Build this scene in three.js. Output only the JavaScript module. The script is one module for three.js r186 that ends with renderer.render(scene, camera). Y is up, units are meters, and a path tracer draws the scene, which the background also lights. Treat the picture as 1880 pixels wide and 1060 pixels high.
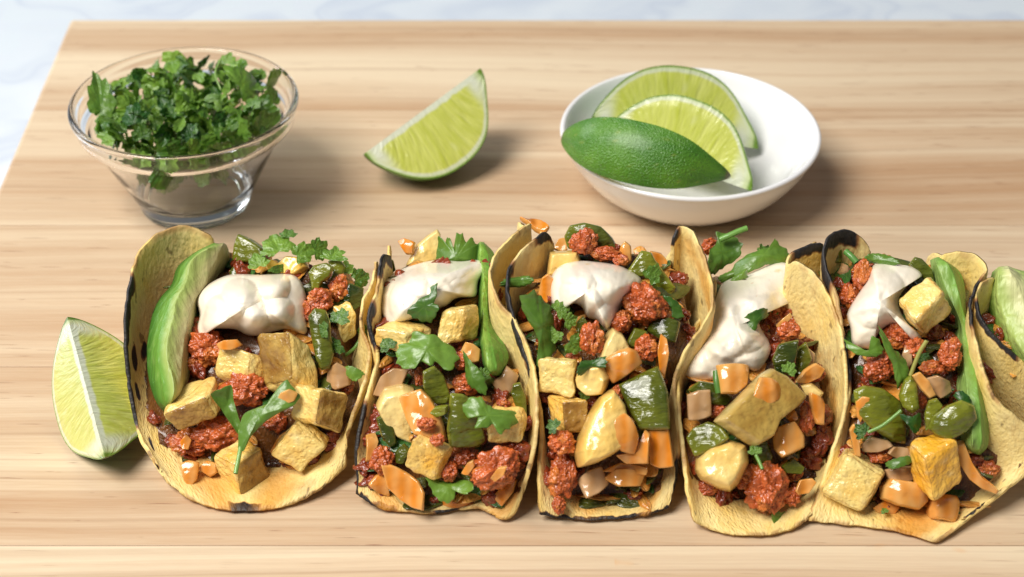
import * as THREE from 'three';
import { mergeGeometries, mergeVertices } from 'three/addons/utils/BufferGeometryUtils.js';
import { ImprovedNoise } from 'three/addons/math/ImprovedNoise.js';

// ---------------------------------------------------------------- camera, light, exposure (all lengths in centimetres until the last lines)
const scene = new THREE.Scene();
const EYE = [0, 38.1, 53.9], FOV = 17.7, W = 1880, H = 1060;
const camera = new THREE.PerspectiveCamera(FOV, 1024 / 577, 0.02, 20);
camera.position.set(...EYE);
camera.lookAt(0, 0, 0);
camera.focus = 0.585;
camera.userData.fStop = 13;
const renderer = new THREE.WebGLRenderer({ antialias: true });
renderer.toneMapping = THREE.LinearToneMapping;
renderer.toneMappingExposure = 1.06;
renderer.shadowMap.enabled = true;
scene.background = new THREE.Color(0.09, 0.10, 0.115);   // dim even ambient light, standing in for the unseen room
function areaLight(name, w, h, pos, target, color, intensity) {
  const l = new THREE.RectAreaLight(color, intensity, w / 100, h / 100);
  l.name = name; l.position.set(...pos); l.lookAt(...target); scene.add(l);
}
areaLight('unseen_key_light', 84, 84, [-80, 148, 56], [0, 0, 0], 0xfffaf4, 18.5);  // out of view at front left, lights the tacos and casts the shadows
areaLight('unseen_back_left_light', 60, 50, [-115, 62, -62], [0, 0, 0], 0xf4f8ff, 7);  // out of view, placed to brighten the back left and give rims sheen
areaLight('added_fill_light', 110, 70, [70, 120, -20], [0, 0, 0], 0xfff4e8, 0.4);  // weak fill added from above, no lamp of the scene

// ---------------------------------------------------------------- helpers
const V = (x, y, z) => new THREE.Vector3(x, y, z);
const noise3 = (() => { const n = new ImprovedNoise(); return (x, y, z) => n.noise(x + 103.7, y + 57.3, z + 31.1); })();
const fbm = (x, y, z, o = 4) => { let a = 0.5, s = 0; for (let i = 0; i < o; i++) { s += a * noise3(x, y, z); x *= 2.03; y *= 2.03; z *= 2.03; a *= 0.5; } return s; };
const rng = (seed) => { let s = (seed * 2654435761) >>> 0; return () => { s = (s + 0x6d2b79f5) | 0; let t = Math.imul(s ^ (s >>> 15), 1 | s); t = (t + Math.imul(t ^ (t >>> 7), 61 | t)) ^ t; return ((t ^ (t >>> 14)) >>> 0) / 4294967296; }; };
const clamp = (x, a = 0, b = 1) => Math.min(b, Math.max(a, x));
const sstep = (a, b, x) => { const t = clamp((x - a) / (b - a)); return t * t * (3 - 2 * t); };
const mix = (a, b, t) => a + (b - a) * t;
const col = (hex) => { const c = new THREE.Color(hex); return [c.r, c.g, c.b]; };
const mixc = (a, b, t) => [mix(a[0], b[0], t), mix(a[1], b[1], t), mix(a[2], b[2], t)];
const taken = {};
const numbered = (n) => { const k = (taken[n] = (taken[n] ?? -1) + 1); return k ? n + '_' + String(k).padStart(3, '0') : n; };
function tag(o, name, label, category, group, kind) {
  o.name = numbered(name);
  if (label) o.userData.label = label;
  if (category) o.userData.category = category;
  if (group) o.userData.group = group;
  if (kind) o.userData.kind = kind;
  if (!o.parent) scene.add(o);
  return o;
}
function part(parent, name, geometry, material, label) {
  const m = new THREE.Mesh(geometry, material); m.name = name; if (label) m.userData.label = label; parent.add(m); return m;
}
const thing = (name, label, category, group) => tag(new THREE.Group(), name, label, category, group);
function geo(pos, idx, uv, colr) {
  const g = new THREE.BufferGeometry();
  g.setAttribute('position', new THREE.Float32BufferAttribute(pos, 3));
  g.setIndex(idx);
  if (uv) g.setAttribute('uv', new THREE.Float32BufferAttribute(uv, 2));
  if (colr) g.setAttribute('color', new THREE.Float32BufferAttribute(colr, 3));
  g.computeVertexNormals();
  return g;
}
// lines of sight: from a place seen in the photograph to the place on a surface of known height
const FWD = V(0, -EYE[1], -EYE[2]).normalize(), RGT = V(1, 0, 0), UPV = new THREE.Vector3().crossVectors(RGT, FWD), FPX = H / 2 / Math.tan((FOV * Math.PI) / 360), CAM = V(...EYE);
const sight = (px, py) => FWD.clone().addScaledVector(RGT, (px - W / 2) / FPX).addScaledVector(UPV, (H / 2 - py) / FPX).normalize();
const at = (px, py, h = 0) => { const d = sight(px, py); return CAM.clone().addScaledVector(d, (h - EYE[1]) / d.y); };

// ---------------------------------------------------------------- textures
function dataTex(w, h, f, srgb = false) {
  const d = new Uint8Array(w * h * 4);
  for (let y = 0, i = 0; y < h; y++) for (let x = 0; x < w; x++, i += 4) {
    const c = f(x, y);
    for (let k = 0; k < 3; k++) { let v = Array.isArray(c) ? c[k] : c; if (srgb) v = v <= 0.0031308 ? v * 12.92 : 1.055 * Math.pow(Math.max(v, 0), 1 / 2.4) - 0.055; d[i + k] = clamp(v) * 255; }
    d[i + 3] = 255;
  }
  const t = new THREE.DataTexture(d, w, h, THREE.RGBAFormat);
  t.wrapS = t.wrapT = THREE.RepeatWrapping; t.magFilter = THREE.LinearFilter; t.minFilter = THREE.LinearFilter;
  if (srgb) t.colorSpace = THREE.SRGBColorSpace;
  t.needsUpdate = true;
  return t;
}
// seamless noise: four shifted fields blended across the tile
function tileNoise(size, f) {
  return dataTex(size, size, (x, y) => {
    const u = x / size, v = y / size; let s = 0, w = 0;
    for (const [dx, dy, k] of [[0, 0, (1 - u) * (1 - v)], [-1, 0, u * (1 - v)], [0, -1, (1 - u) * v], [-1, -1, u * v]]) { s += k * f(u + dx, v + dy); w += k * k; }
    return 0.5 + s / Math.sqrt(w);
  });
}
const bumpFine = tileNoise(256, (u, v) => 0.55 * fbm(u * 9, v * 9, 3, 5));
const bumpGrain = tileNoise(256, (u, v) => 0.5 * fbm(u * 20, v * 20, 5, 3) + 0.3 * fbm(u * 6, v * 6, 9, 2));
const bumpSkin = tileNoise(256, (u, v) => { const q = Math.abs(fbm(u * 7 + 3, v * 7, 12, 3)); return 0.35 * (0.35 - q) + 0.2 * fbm(u * 26, v * 26, 2, 2); });
const bumpStripe = tileNoise(256, (u, v) => 0.16 * Math.sin(u * 2 * Math.PI * 8 + 1.5 * fbm(u * 2, v * 2, 4, 2)) + 0.22 * fbm(u * 8, v * 3, 6, 3));
const rep = (t, x, y = x) => { const c = t.clone(); c.repeat.set(x, y); c.needsUpdate = true; return c; };

const std = (o) => new THREE.MeshPhysicalMaterial(o);
const M = {
  potato: std({ name: 'potato', color: 0xffffff, vertexColors: true, roughness: 0.22, clearcoat: 0.6, clearcoatRoughness: 0.14, bumpMap: rep(bumpFine, 0.7), bumpScale: 0.0008 }),
  chorizo: std({ name: 'chorizo', color: 0xffffff, vertexColors: true, roughness: 0.32, clearcoat: 0.35, clearcoatRoughness: 0.16, bumpMap: rep(bumpGrain, 0.7), bumpScale: 0.0011 }),
  onion: std({ name: 'onion', color: 0xffffff, vertexColors: true, roughness: 0.16, transmission: 0.12, thickness: 0.004, ior: 1.37, attenuationColor: new THREE.Color(0.98, 0.62, 0.2), attenuationDistance: 0.008, clearcoat: 0.8, clearcoatRoughness: 0.08, bumpMap: rep(bumpStripe, 0.4), bumpScale: 0.0009 }),
  pepper: std({ name: 'pepper', color: 0xffffff, vertexColors: true, roughness: 0.2, clearcoat: 0.55, clearcoatRoughness: 0.12, bumpMap: rep(bumpFine, 0.4, 0.85), bumpScale: 0.0016 }),
  avocado: std({ name: 'avocado', color: 0xffffff, vertexColors: true, roughness: 0.46, clearcoat: 0.12, clearcoatRoughness: 0.3, bumpMap: rep(bumpFine, 0.55), bumpScale: 0.0018 }),
  sauce: std({ name: 'sauce', color: 0xffffff, vertexColors: true, roughness: 0.26, clearcoat: 0.5, clearcoatRoughness: 0.18, bumpMap: rep(bumpFine, 0.3), bumpScale: 0.0003 }),
  leaf: std({ name: 'leaf', color: 0xffffff, vertexColors: true, roughness: 0.36, transmission: 0.32, thickness: 0, side: THREE.DoubleSide, clearcoat: 0.25, clearcoatRoughness: 0.3, bumpMap: rep(bumpFine, 0.6), bumpScale: 0.0006 }),
  stem: std({ name: 'stem', color: 0xffffff, vertexColors: true, roughness: 0.45, clearcoat: 0.3 }),
  mass: std({ name: 'filling', color: 0xffffff, vertexColors: true, roughness: 0.28, clearcoat: 0.6, clearcoatRoughness: 0.15, bumpMap: rep(bumpGrain, 0.7), bumpScale: 0.0012 }),
};

// ---------------------------------------------------------------- the setting: marble counter, wooden board
const marbleTex = dataTex(1024, 1024, (x, y) => {
  const u = x / 1024 * 9, v = y / 1024 * 9;
  const w = fbm(u * 0.6, v * 0.6, 3, 4) * 2.4;
  const vein = Math.pow(1 - Math.min(1, Math.abs(fbm(u * 0.45 + w, v * 0.45 - w * 0.7, 8, 4)) * 3.2), 5), cloud = sstep(0.02, 0.4, fbm(u * 0.8 + w * .6, v * 0.8, 12, 4));
  return mixc([0.70, 0.77, 0.83], [0.42, 0.50, 0.66], clamp(vein * 0.4 + cloud * 0.5));
}, true);
{
  const g = new THREE.BoxGeometry(260, 3, 190); g.translate(0, -3.6, -30);
  const p = g.attributes.position, uv = [];
  for (let i = 0; i < p.count; i++) uv.push(p.getX(i) / 78 + .31, p.getZ(i) / 78 + .2);
  g.setAttribute('uv', new THREE.Float32BufferAttribute(uv, 2));
  const m = new THREE.Mesh(g, std({ name: 'marble', map: marbleTex, roughness: 0.22, clearcoat: 0.3 }));
  tag(m, 'countertop', 'white marble countertop with blue grey veins beneath the wooden board', 'countertop', null, 'structure');
}
const BX0 = -19.82, BX1 = 30, BZ0 = -20.95, SEAMS = [-20.95, -12.75, -4.1, 4.55, 13.25, 21.5];
const woodTex = dataTex(2048, 1536, (px, py) => {
  const x = BX0 + px / 2048 * (BX1 - BX0), z = BZ0 + py / 1536 * (21.5 - BZ0);
  let k = 0; while (k < 4 && z > SEAMS[k + 1]) k++;
  const o = k * 37.3;
  const warp = fbm(x * 0.035 + o, z * 0.07, o, 2) * 1.1 + fbm(x * 0.12, z * 0.3 + o, 4, 2) * 0.14;
  const zz = z + warp;
  const broad = fbm(x * 0.014 + o, zz * 0.30, o + 2, 3);
  const ring = fbm(x * 0.012 + o, zz * 1.5, o + 7, 3);
  const fib = fbm(x * 0.22, zz * 12 + o, 3, 4), fine = fbm(x * 0.9, zz * 34 + o, 8, 2);
  const thin = Math.pow(clamp(fbm(x * 0.02 + o, zz * 3.2, 21, 3) * 2.2), 2);
  const tone = [0.42, 0.55, 0.40, 0.58, 0.12][k] + broad * 1.25 + ring * 0.45 + fib * 0.26 + fine * 0.16;
  let c = mixc(col('#e2cfb0'), col('#b99470'), clamp(tone));
  c = mixc(c, col('#97704f'), thin * 0.5);
  // pores: short dark dashes along the grain
  const cz = Math.floor(zz * 9), sh = Math.sin(cz * 91.7 + o) * 43758.5, fr = sh - Math.floor(sh), ux = x * 0.75 + fr * 50, cx = Math.floor(ux);
  const hsh = Math.sin(cx * 12.9898 + cz * 78.233 + o) * 43758.5453, hv = hsh - Math.floor(hsh), fx = ux - cx, fz = zz * 9 - cz;
  if (hv > 0.91) { const len = 0.25 + 0.7 * (hv - 0.91) * 11; const a = Math.abs(fx - 0.5) / (len / 2), b = Math.abs(fz - 0.5 + 0.12 * Math.sin(fx * 5)) / (0.10 + 0.16 * (hv - 0.91) * 11); if (a < 1 && b < 1) c = mixc(c, col('#7d4a30'), (1 - a * a) * (1 - b) * (k === 4 ? 0.35 : 0.7)); }
  // orange grease smudges along the front
  if (z > 10 && x > 3) { const g1 = sstep(0.24, 0.42, fbm(x * 0.45, z * 0.8, 77, 3)); c = mixc(c, col('#dd9a48'), g1 * 0.45); }
  const seam = Math.min(...SEAMS.slice(1, 5).map((s) => Math.abs(z - s)));
  if (seam < 0.03) c = mixc(c, col('#8f6745'), 0.5);
  return c;
}, true);
const woodBump = dataTex(512, 512, (x, y) => 0.5 + 0.5 * fbm(x * 0.01, y * 0.55, 2, 3) + 0.2 * fbm(x * 0.05, y * 0.2, 5, 2));
{
  const b = thing('cutting_board', 'pale wooden cutting board of glued strips carrying bowls and tacos', 'cutting board');
  const wood = std({ name: 'maple', map: woodTex, roughness: 0.5, bumpMap: woodBump, bumpScale: 0.00012 });
  for (let k = 0; k < 5; k++) {
    const z0 = SEAMS[k], z1 = SEAMS[k + 1], first = k === 0, e = 0.18, gp = 0.006;
    // top with eased long edges only at the outer sides of the board
    const prof = [];
    const zA = z0 + (first ? 0 : gp), zB = z1 - (k === 4 ? 0 : gp);
    if (first) for (let i = 0; i <= 5; i++) { const a = i / 5 * Math.PI / 2; prof.push([zA + e - e * Math.sin(Math.PI / 2 - a), -e + e * Math.sin(a)]); } else prof.push([zA, -0.012], [zA + 0.02, 0]);
    if (k === 4) for (let i = 0; i <= 5; i++) { const a = i / 5 * Math.PI / 2; prof.push([zB - e + e * Math.sin(a), -e + e * Math.cos(a)]); } else prof.push([zB - 0.02, 0], [zB, -0.012]);
    const ring = [[zA, -2.1], ...prof, [zB, -2.1]], pos = [], uv = [], idx = [], xs = [BX0, BX0 + 0.05, BX0 + 0.18, BX1 - 0.18, BX1 - 0.05, BX1];
    for (const x of xs) for (const [z, y] of ring) { const d = x <= BX0 || x >= BX1 ? 0.18 : x < BX0 + 0.1 || x > BX1 - 0.1 ? 0.06 : 0; pos.push(x, y > -1 ? y - d : y, z); uv.push((x - BX0) / (BX1 - BX0), (z - BZ0) / (21.5 - BZ0)); }
    const n = ring.length;
    for (let i = 0; i < xs.length - 1; i++) for (let j = 0; j < n - 1; j++) { const a = i * n + j; idx.push(a, a + 1, a + n, a + 1, a + n + 1, a + n); }
    for (const s of [0, xs.length - 1]) for (let j = 1; j < n - 1; j++) s ? idx.push(s * n, s * n + j, s * n + j + 1) : idx.push(0, j + 1, j);
    const g = geo(pos, idx, uv).toNonIndexed(); g.computeVertexNormals();
    const pl = part(b, k ? 'plank_' + String(k).padStart(3, '0') : 'plank', g, wood);
    if (k === 4) pl.userData.label = 'paler strip along the front of the board';
  }
}

// ---------------------------------------------------------------- glass bowl, white dish
function lathe(profile, n = 128) { const g = new THREE.LatheGeometry(new THREE.SplineCurve(profile.map(([x, y]) => new THREE.Vector2(x, y))).getPoints(profile.length * 7), n); return g; }
const BOWL = at(337, 186, 4.4), DISH = at(1267, 243, 2.6);
{
  const prof = [[0.001, 0.06], [1.0, 0.06], [1.65, 0.05], [1.85, 0], [2.02, 0.05], [2.1, 0.2], [2.16, 0.42], [2.5, 1.15], [2.95, 2.05], [3.32, 2.8], [3.56, 3.32], [3.66, 3.46], [3.9, 3.55], [4.02, 3.68], [4.07, 3.95], [4.17, 4.2], [4.2, 4.36], [4.12, 4.47], [4.0, 4.45], [3.93, 4.3], [3.86, 3.95], [3.72, 3.62], [3.48, 3.34], [3.2, 2.75], [2.8, 1.98], [2.36, 1.15], [1.98, 0.72], [1.2, 0.6], [0.001, 0.58]];
  const glass = std({ name: 'glass', color: 0xffffff, roughness: 0.015, transmission: 1, thickness: 0.003, ior: 1.33, attenuationColor: new THREE.Color(0.86, 0.95, 0.95), attenuationDistance: 0.08 });
  const o = new THREE.Mesh(lathe(prof), glass); o.position.set(BOWL.x, 0.005, BOWL.z);
  tag(o, 'glass_bowl', 'small clear glass bowl heaped with chopped green herbs', 'bowl');
}
{
  const prof = [[0.001, 0.16], [1.4, 0.16], [2.0, 0.14], [2.16, 0.02], [2.3, 0], [2.5, 0.06], [3.1, 0.4], [3.9, 1.05], [4.5, 1.85], [4.82, 2.48], [4.9, 2.64], [4.86, 2.73], [4.76, 2.74], [4.66, 2.62], [4.3, 1.95], [3.7, 1.22], [3.0, 0.68], [2.3, 0.42], [1.2, 0.34], [0.001, 0.33]];
  const china = std({ name: 'china', color: new THREE.Color(0.86, 0.86, 0.86), roughness: 0.18, clearcoat: 0.6, clearcoatRoughness: 0.08 });
  const o = new THREE.Mesh(lathe(prof), china); o.position.set(DISH.x, 0.004, DISH.z);
  tag(o, 'white_dish', 'shallow white china dish holding three lime wedges', 'dish');
}

// ---------------------------------------------------------------- lime wedges
const limeFace = dataTex(768, 384, (x, y) => {
  const u = x / 767 * 2 - 1, v = y / 383, ax = 2.9 * u, rr = 2.35 * Math.pow(Math.max(0, 1 - Math.pow(Math.abs(u), 2.3)), 0.53), Y = v * rr, edge = rr - Y;
  const slope = 1 / Math.sqrt(1 + Math.pow(1.5 * u * u * u, 2)), d = Math.min(edge * slope, (2.9 - Math.abs(ax)) * 0.8);
  const fan = ax * (1 - 0.35 * v);
  const cell = fbm(fan * 5.5, Y * 0.9 + fan, 3, 3), fine = fbm(fan * 16, Y * 2.2, 9, 3);
  let c = mixc([0.54, 0.60, 0.075], [0.74, 0.77, 0.22], clamp(0.45 + cell * 0.9 + fine * 0.3));
  c = mixc(c, [0.74, 0.76, 0.42], sstep(0.25, 0.5, fbm(fan * 2.4, Y * 0.7, 17, 2)) * 0.45);
  const core = 0.15 + 0.12 * fbm(ax * 2, 3, 5, 3);
  const white = Math.max(1 - sstep(core, core + 0.1, Y), 1 - sstep(0.14, 0.26, d + 0.05 * fbm(ax * 3, Y * 3, 2, 2)), sstep(0.74, 0.9, Math.abs(u)) * (1 - sstep(0.3, 0.8, v) * 0.4));
  c = mixc(c, mixc([0.76, 0.80, 0.62], [0.62, 0.72, 0.36], 1 - sstep(0.05, 0.2, d)), clamp(white));
  return mixc([0.16, 0.30, 0.03], c, sstep(0.03, 0.075, d));
}, true);
const limeRelief = dataTex(512, 256, (x, y) => { const u = x / 511 * 2 - 1, v = y / 255, ax = 2.9 * u, fan = ax * (1 - 0.35 * v), Y = v * 2.35; return 0.5 + 0.7 * fbm(fan * 5.5, Y * 0.9 + fan, 3, 3) + 0.3 * fbm(fan * 14, Y * 2.5, 9, 2); });
const limeBump = tileNoise(256, (u, v) => 0.5 * fbm(u * 26, v * 26, 3, 2) + 0.2 * fbm(u * 6, v * 6, 5, 2));
const rindMat = std({ name: 'lime_rind', color: 0xffffff, vertexColors: true, roughness: 0.36, clearcoat: 0.3, clearcoatRoughness: 0.25, bumpMap: limeBump, bumpScale: 0.0009 });
const fleshMat = std({ name: 'lime_flesh', map: limeFace, roughness: 0.22, clearcoat: 0.5, clearcoatRoughness: 0.18, bumpMap: limeRelief, bumpScale: 0.0005, transmission: 0.18, thickness: 0.004, ior: 1.35, attenuationColor: new THREE.Color(0.75, 0.85, 0.2), attenuationDistance: 0.02 });
function limeWedge(tipA, tipB, f1c, deg, away, R, label, drop, seed, lift = 0) {
  const o = thing('lime_wedge', label, 'lime wedge'), c = tipA.clone().add(tipB).multiplyScalar(0.5), ax = tipB.clone().sub(tipA), hl = ax.length() / 2; ax.normalize();
  const world = (x, y, t) => V(0, 0, 0).addScaledVector(RGT, x).addScaledVector(UPV, y).addScaledVector(FWD, -t);
  const f1 = world(...f1c); f1.addScaledVector(ax, -f1.dot(ax)).normalize();
  let sgn = 1; const probe = f1.clone().applyAxisAngle(ax, 0.7);
  if ((probe.dot(FWD) > f1.dot(FWD)) !== away) sgn = -1;
  const ang = deg * Math.PI / 180, ra = (u) => Math.max(0.012, R * Math.pow(Math.max(0, 1 - Math.pow(Math.abs(u), 2.3)), 0.53)), X = (u) => hl * (u > 0 ? 0.85 * u + 0.15 * Math.pow(u, 15) : 0.92 * u + 0.08 * Math.pow(u, 13));
  const dir = (k) => f1.clone().applyAxisAngle(ax, sgn * ang * k);
  let low = 1e9; const pts = (u, k, rho) => ax.clone().multiplyScalar(X(u)).addScaledVector(dir(k), rho).add(c);
  const NU = 64, NK = 28, pos = [], uv = [], colr = [], idx = [];
  for (let i = 0; i <= NU; i++) for (let j = 0; j <= NK; j++) {
    const u = Math.sin((i / NU * 2 - 1) * Math.PI / 2), k = j / NK, q = pts(u, k, ra(u) * (1 + 0.012 * fbm(u * 3 + seed, k * 3, seed, 2)) + 0.01);
    low = Math.min(low, q.y); pos.push(q.x, q.y, q.z); uv.push(u * hl * 0.55, k * ang * R * 0.55);
    const t = clamp(0.5 + 1.1 * fbm(u * 1.6 + seed, k * 2, 3, 3) + 0.25 * (Math.abs(u) - 0.5));
    let cc = mixc([0.035, 0.155, 0.012], [0.13, 0.31, 0.02], t);
    cc = mixc(cc, [0.33, 0.36, 0.06], sstep(0.28, 0.42, fbm(u * 9 + seed, k * 7, 8, 2)) * 0.6); if (Math.abs(u) > 0.985) cc = [0.2, 0.2, 0.05];
    colr.push(...cc);
  }
  for (let i = 0; i < NU; i++) for (let j = 0; j < NK; j++) { const a = i * (NK + 1) + j; idx.push(a, a + 1, a + NK + 1, a + 1, a + NK + 2, a + NK + 1); }
  const flip = (id) => { for (let i = 0; i < id.length; i += 3) { const t = id[i]; id[i] = id[i + 1]; id[i + 1] = t; } return id; };
  const dy = drop ? -low + 0.01 : lift;
  const shift = (g) => g.translate(0, dy, 0);
  part(o, 'rind', shift(geo(pos, sgn > 0 ? idx : flip(idx), uv, colr)), rindMat);
  for (const e of [0, 1]) {
    const p = [], t = [], id = [], NV = 26, out = dir(e + (e ? 0.02 : -0.02)).sub(dir(e)).normalize();
    for (let i = 0; i <= NU; i++) for (let j = 0; j <= NV; j++) {
      const u = Math.sin((i / NU * 2 - 1) * Math.PI / 2), v = j / NV, r = ra(u) + 0.01, inn = Math.min(1, (1 - v) * 5) * Math.min(1, v * 5) * (1 - Math.pow(Math.abs(u), 4));
      const q = pts(u, e, v * r).addScaledVector(out, inn * (0.035 + 0.05 * fbm(u * 5 * (1 - 0.3 * v), v * 1.2, seed + e, 3)) - (1 - v) * 0.0); p.push(q.x, q.y, q.z); t.push((u + 1) / 2, v);
    }
    for (let i = 0; i < NU; i++) for (let j = 0; j < NV; j++) { const a = i * (NV + 1) + j; id.push(a, a + NV + 1, a + 1, a + 1, a + NV + 1, a + NV + 2); }
    if ((e === 1) !== (sgn > 0)) { } else flip(id);
    part(o, 'flesh', shift(geo(p, id, t)), fleshMat);
  }
  return o;
}
limeWedge(at(668, 292, 1.5), at(882, 134, 3.4), [0.58, -0.77, 0.02], 84, true, 2.6, 'lone lime wedge on the board between the glass bowl and the white dish', true, 1);
limeWedge(at(121, 568, 4.0), at(190, 826, 1.5), [-0.62, 0, -0.78], 80, true, 2.5, 'lime wedge lying left of the tacos against the charred tortilla', true, 2);
limeWedge(at(1083, 228, 2.1), at(1392, 274, 1.2), [-0.02, 1, 0.15], 75, true, 2.7, 'rearmost lime wedge in the white dish, pale flesh facing forward', false, 3);
limeWedge(at(1105, 250, 2.2), at(1380, 352, 1.3), [0.32, 0.94, 0.15], 70, true, 2.5, 'middle lime wedge in the white dish, sandwiched between two others', false, 4);
limeWedge(at(1032, 252, 3.1), at(1342, 324, 2.9), [0.14, 0.47, 0.87], 68, false, 2.0, 'front lime wedge in the white dish with glossy green rind outward', false, 5);

// ---------------------------------------------------------------- cilantro leaves: a lobed blade as a curled sheet
function bladeGeo(seed, { w = 1, l = 1, curl = 0.3, fold = 0.2, teeth = 1, lobes = 3, tone = 0.5, wave = 0.08 } = {}) {
  const r0 = rng(seed), N = 96, K = 7, pos = [0, 0, 0], uv = [0, 0], colr = [], idx = [], ph = r0() * 6, dark = [0.020, 0.105, 0.008], lite = [0.27, 0.48, 0.055];
  const tint = (t) => mixc(dark, lite, clamp(t));
  colr.push(...tint(tone * 0.9));
  for (let k = 1; k <= K; k++) for (let i = 0; i < N; i++) {
    const a = i / N * 2 * Math.PI - Math.PI, d = Math.abs(a);
    let lob = 0; for (let q = 0; q < lobes; q++) { const c0 = (q - (lobes - 1) / 2) * (lobes > 1 ? 2.5 / (lobes - 1) : 0), dd = Math.abs(a - c0); lob = Math.max(lob, (q === (lobes - 1) / 2 ? 1 : 0.82) * Math.pow(clamp(Math.cos(Math.min(dd * (lobes > 3 ? 1.7 : 1.15), 1.57))), 0.55)); }
    let r = Math.max(0.2, lob) * (1 + teeth * (0.11 * Math.sin(a * 8 + ph) + 0.035 * Math.sin(a * 19 + ph * 2)));
    if (d > 2.6) r *= mix(1, 0.45, sstep(2.6, 3.1, d));
    const f = k / K, x = Math.sin(a) * r * f * w, y = (Math.cos(a) * r * f + 0.15 * f) * l;
    const z = -curl * (x * x * 0.8 + y * y * 0.5) + fold * Math.abs(x) + wave * (noise3(x * 3 + seed, y * 3, seed) + 0.6 * noise3(x * 8, y * 8 + seed, 1)) * f;
    pos.push(x, y, z); uv.push(x, y);
    const vein = Math.pow(Math.abs(Math.cos(a * 3.6)), 14) * 0.3 * (1 - f * 0.7);
    colr.push(...tint(tone + vein + 0.25 * noise3(x * 2, y * 2, seed)));
  }
  for (let i = 0; i < N; i++) idx.push(0, 1 + (i + 1) % N, 1 + i);
  for (let k = 0; k < K - 1; k++) for (let i = 0; i < N; i++) { const a = 1 + k * N + i, b = 1 + k * N + (i + 1) % N; idx.push(a, b, a + N, b, b + N, a + N); }
  return geo(pos, idx, uv, colr);
}
const tubeGeo = (pts, r, c, seg = 16) => {
  const g = new THREE.TubeGeometry(new THREE.CatmullRomCurve3(pts), seg, r, 7), n = g.attributes.position.count, a = []; for (let i = 0; i < n; i++) a.push(...c); g.setAttribute('color', new THREE.Float32BufferAttribute(a, 3)); return g;
};
// orientation given as seen: axes right / up / towards the eye, then turned
function seen(ax, ay, az) {
  const m = new THREE.Matrix4().makeBasis(RGT, UPV, FWD.clone().negate()), e = new THREE.Matrix4().makeRotationFromEuler(new THREE.Euler(ax, ay, az, 'ZXY'));
  return m.multiply(e);
}
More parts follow.
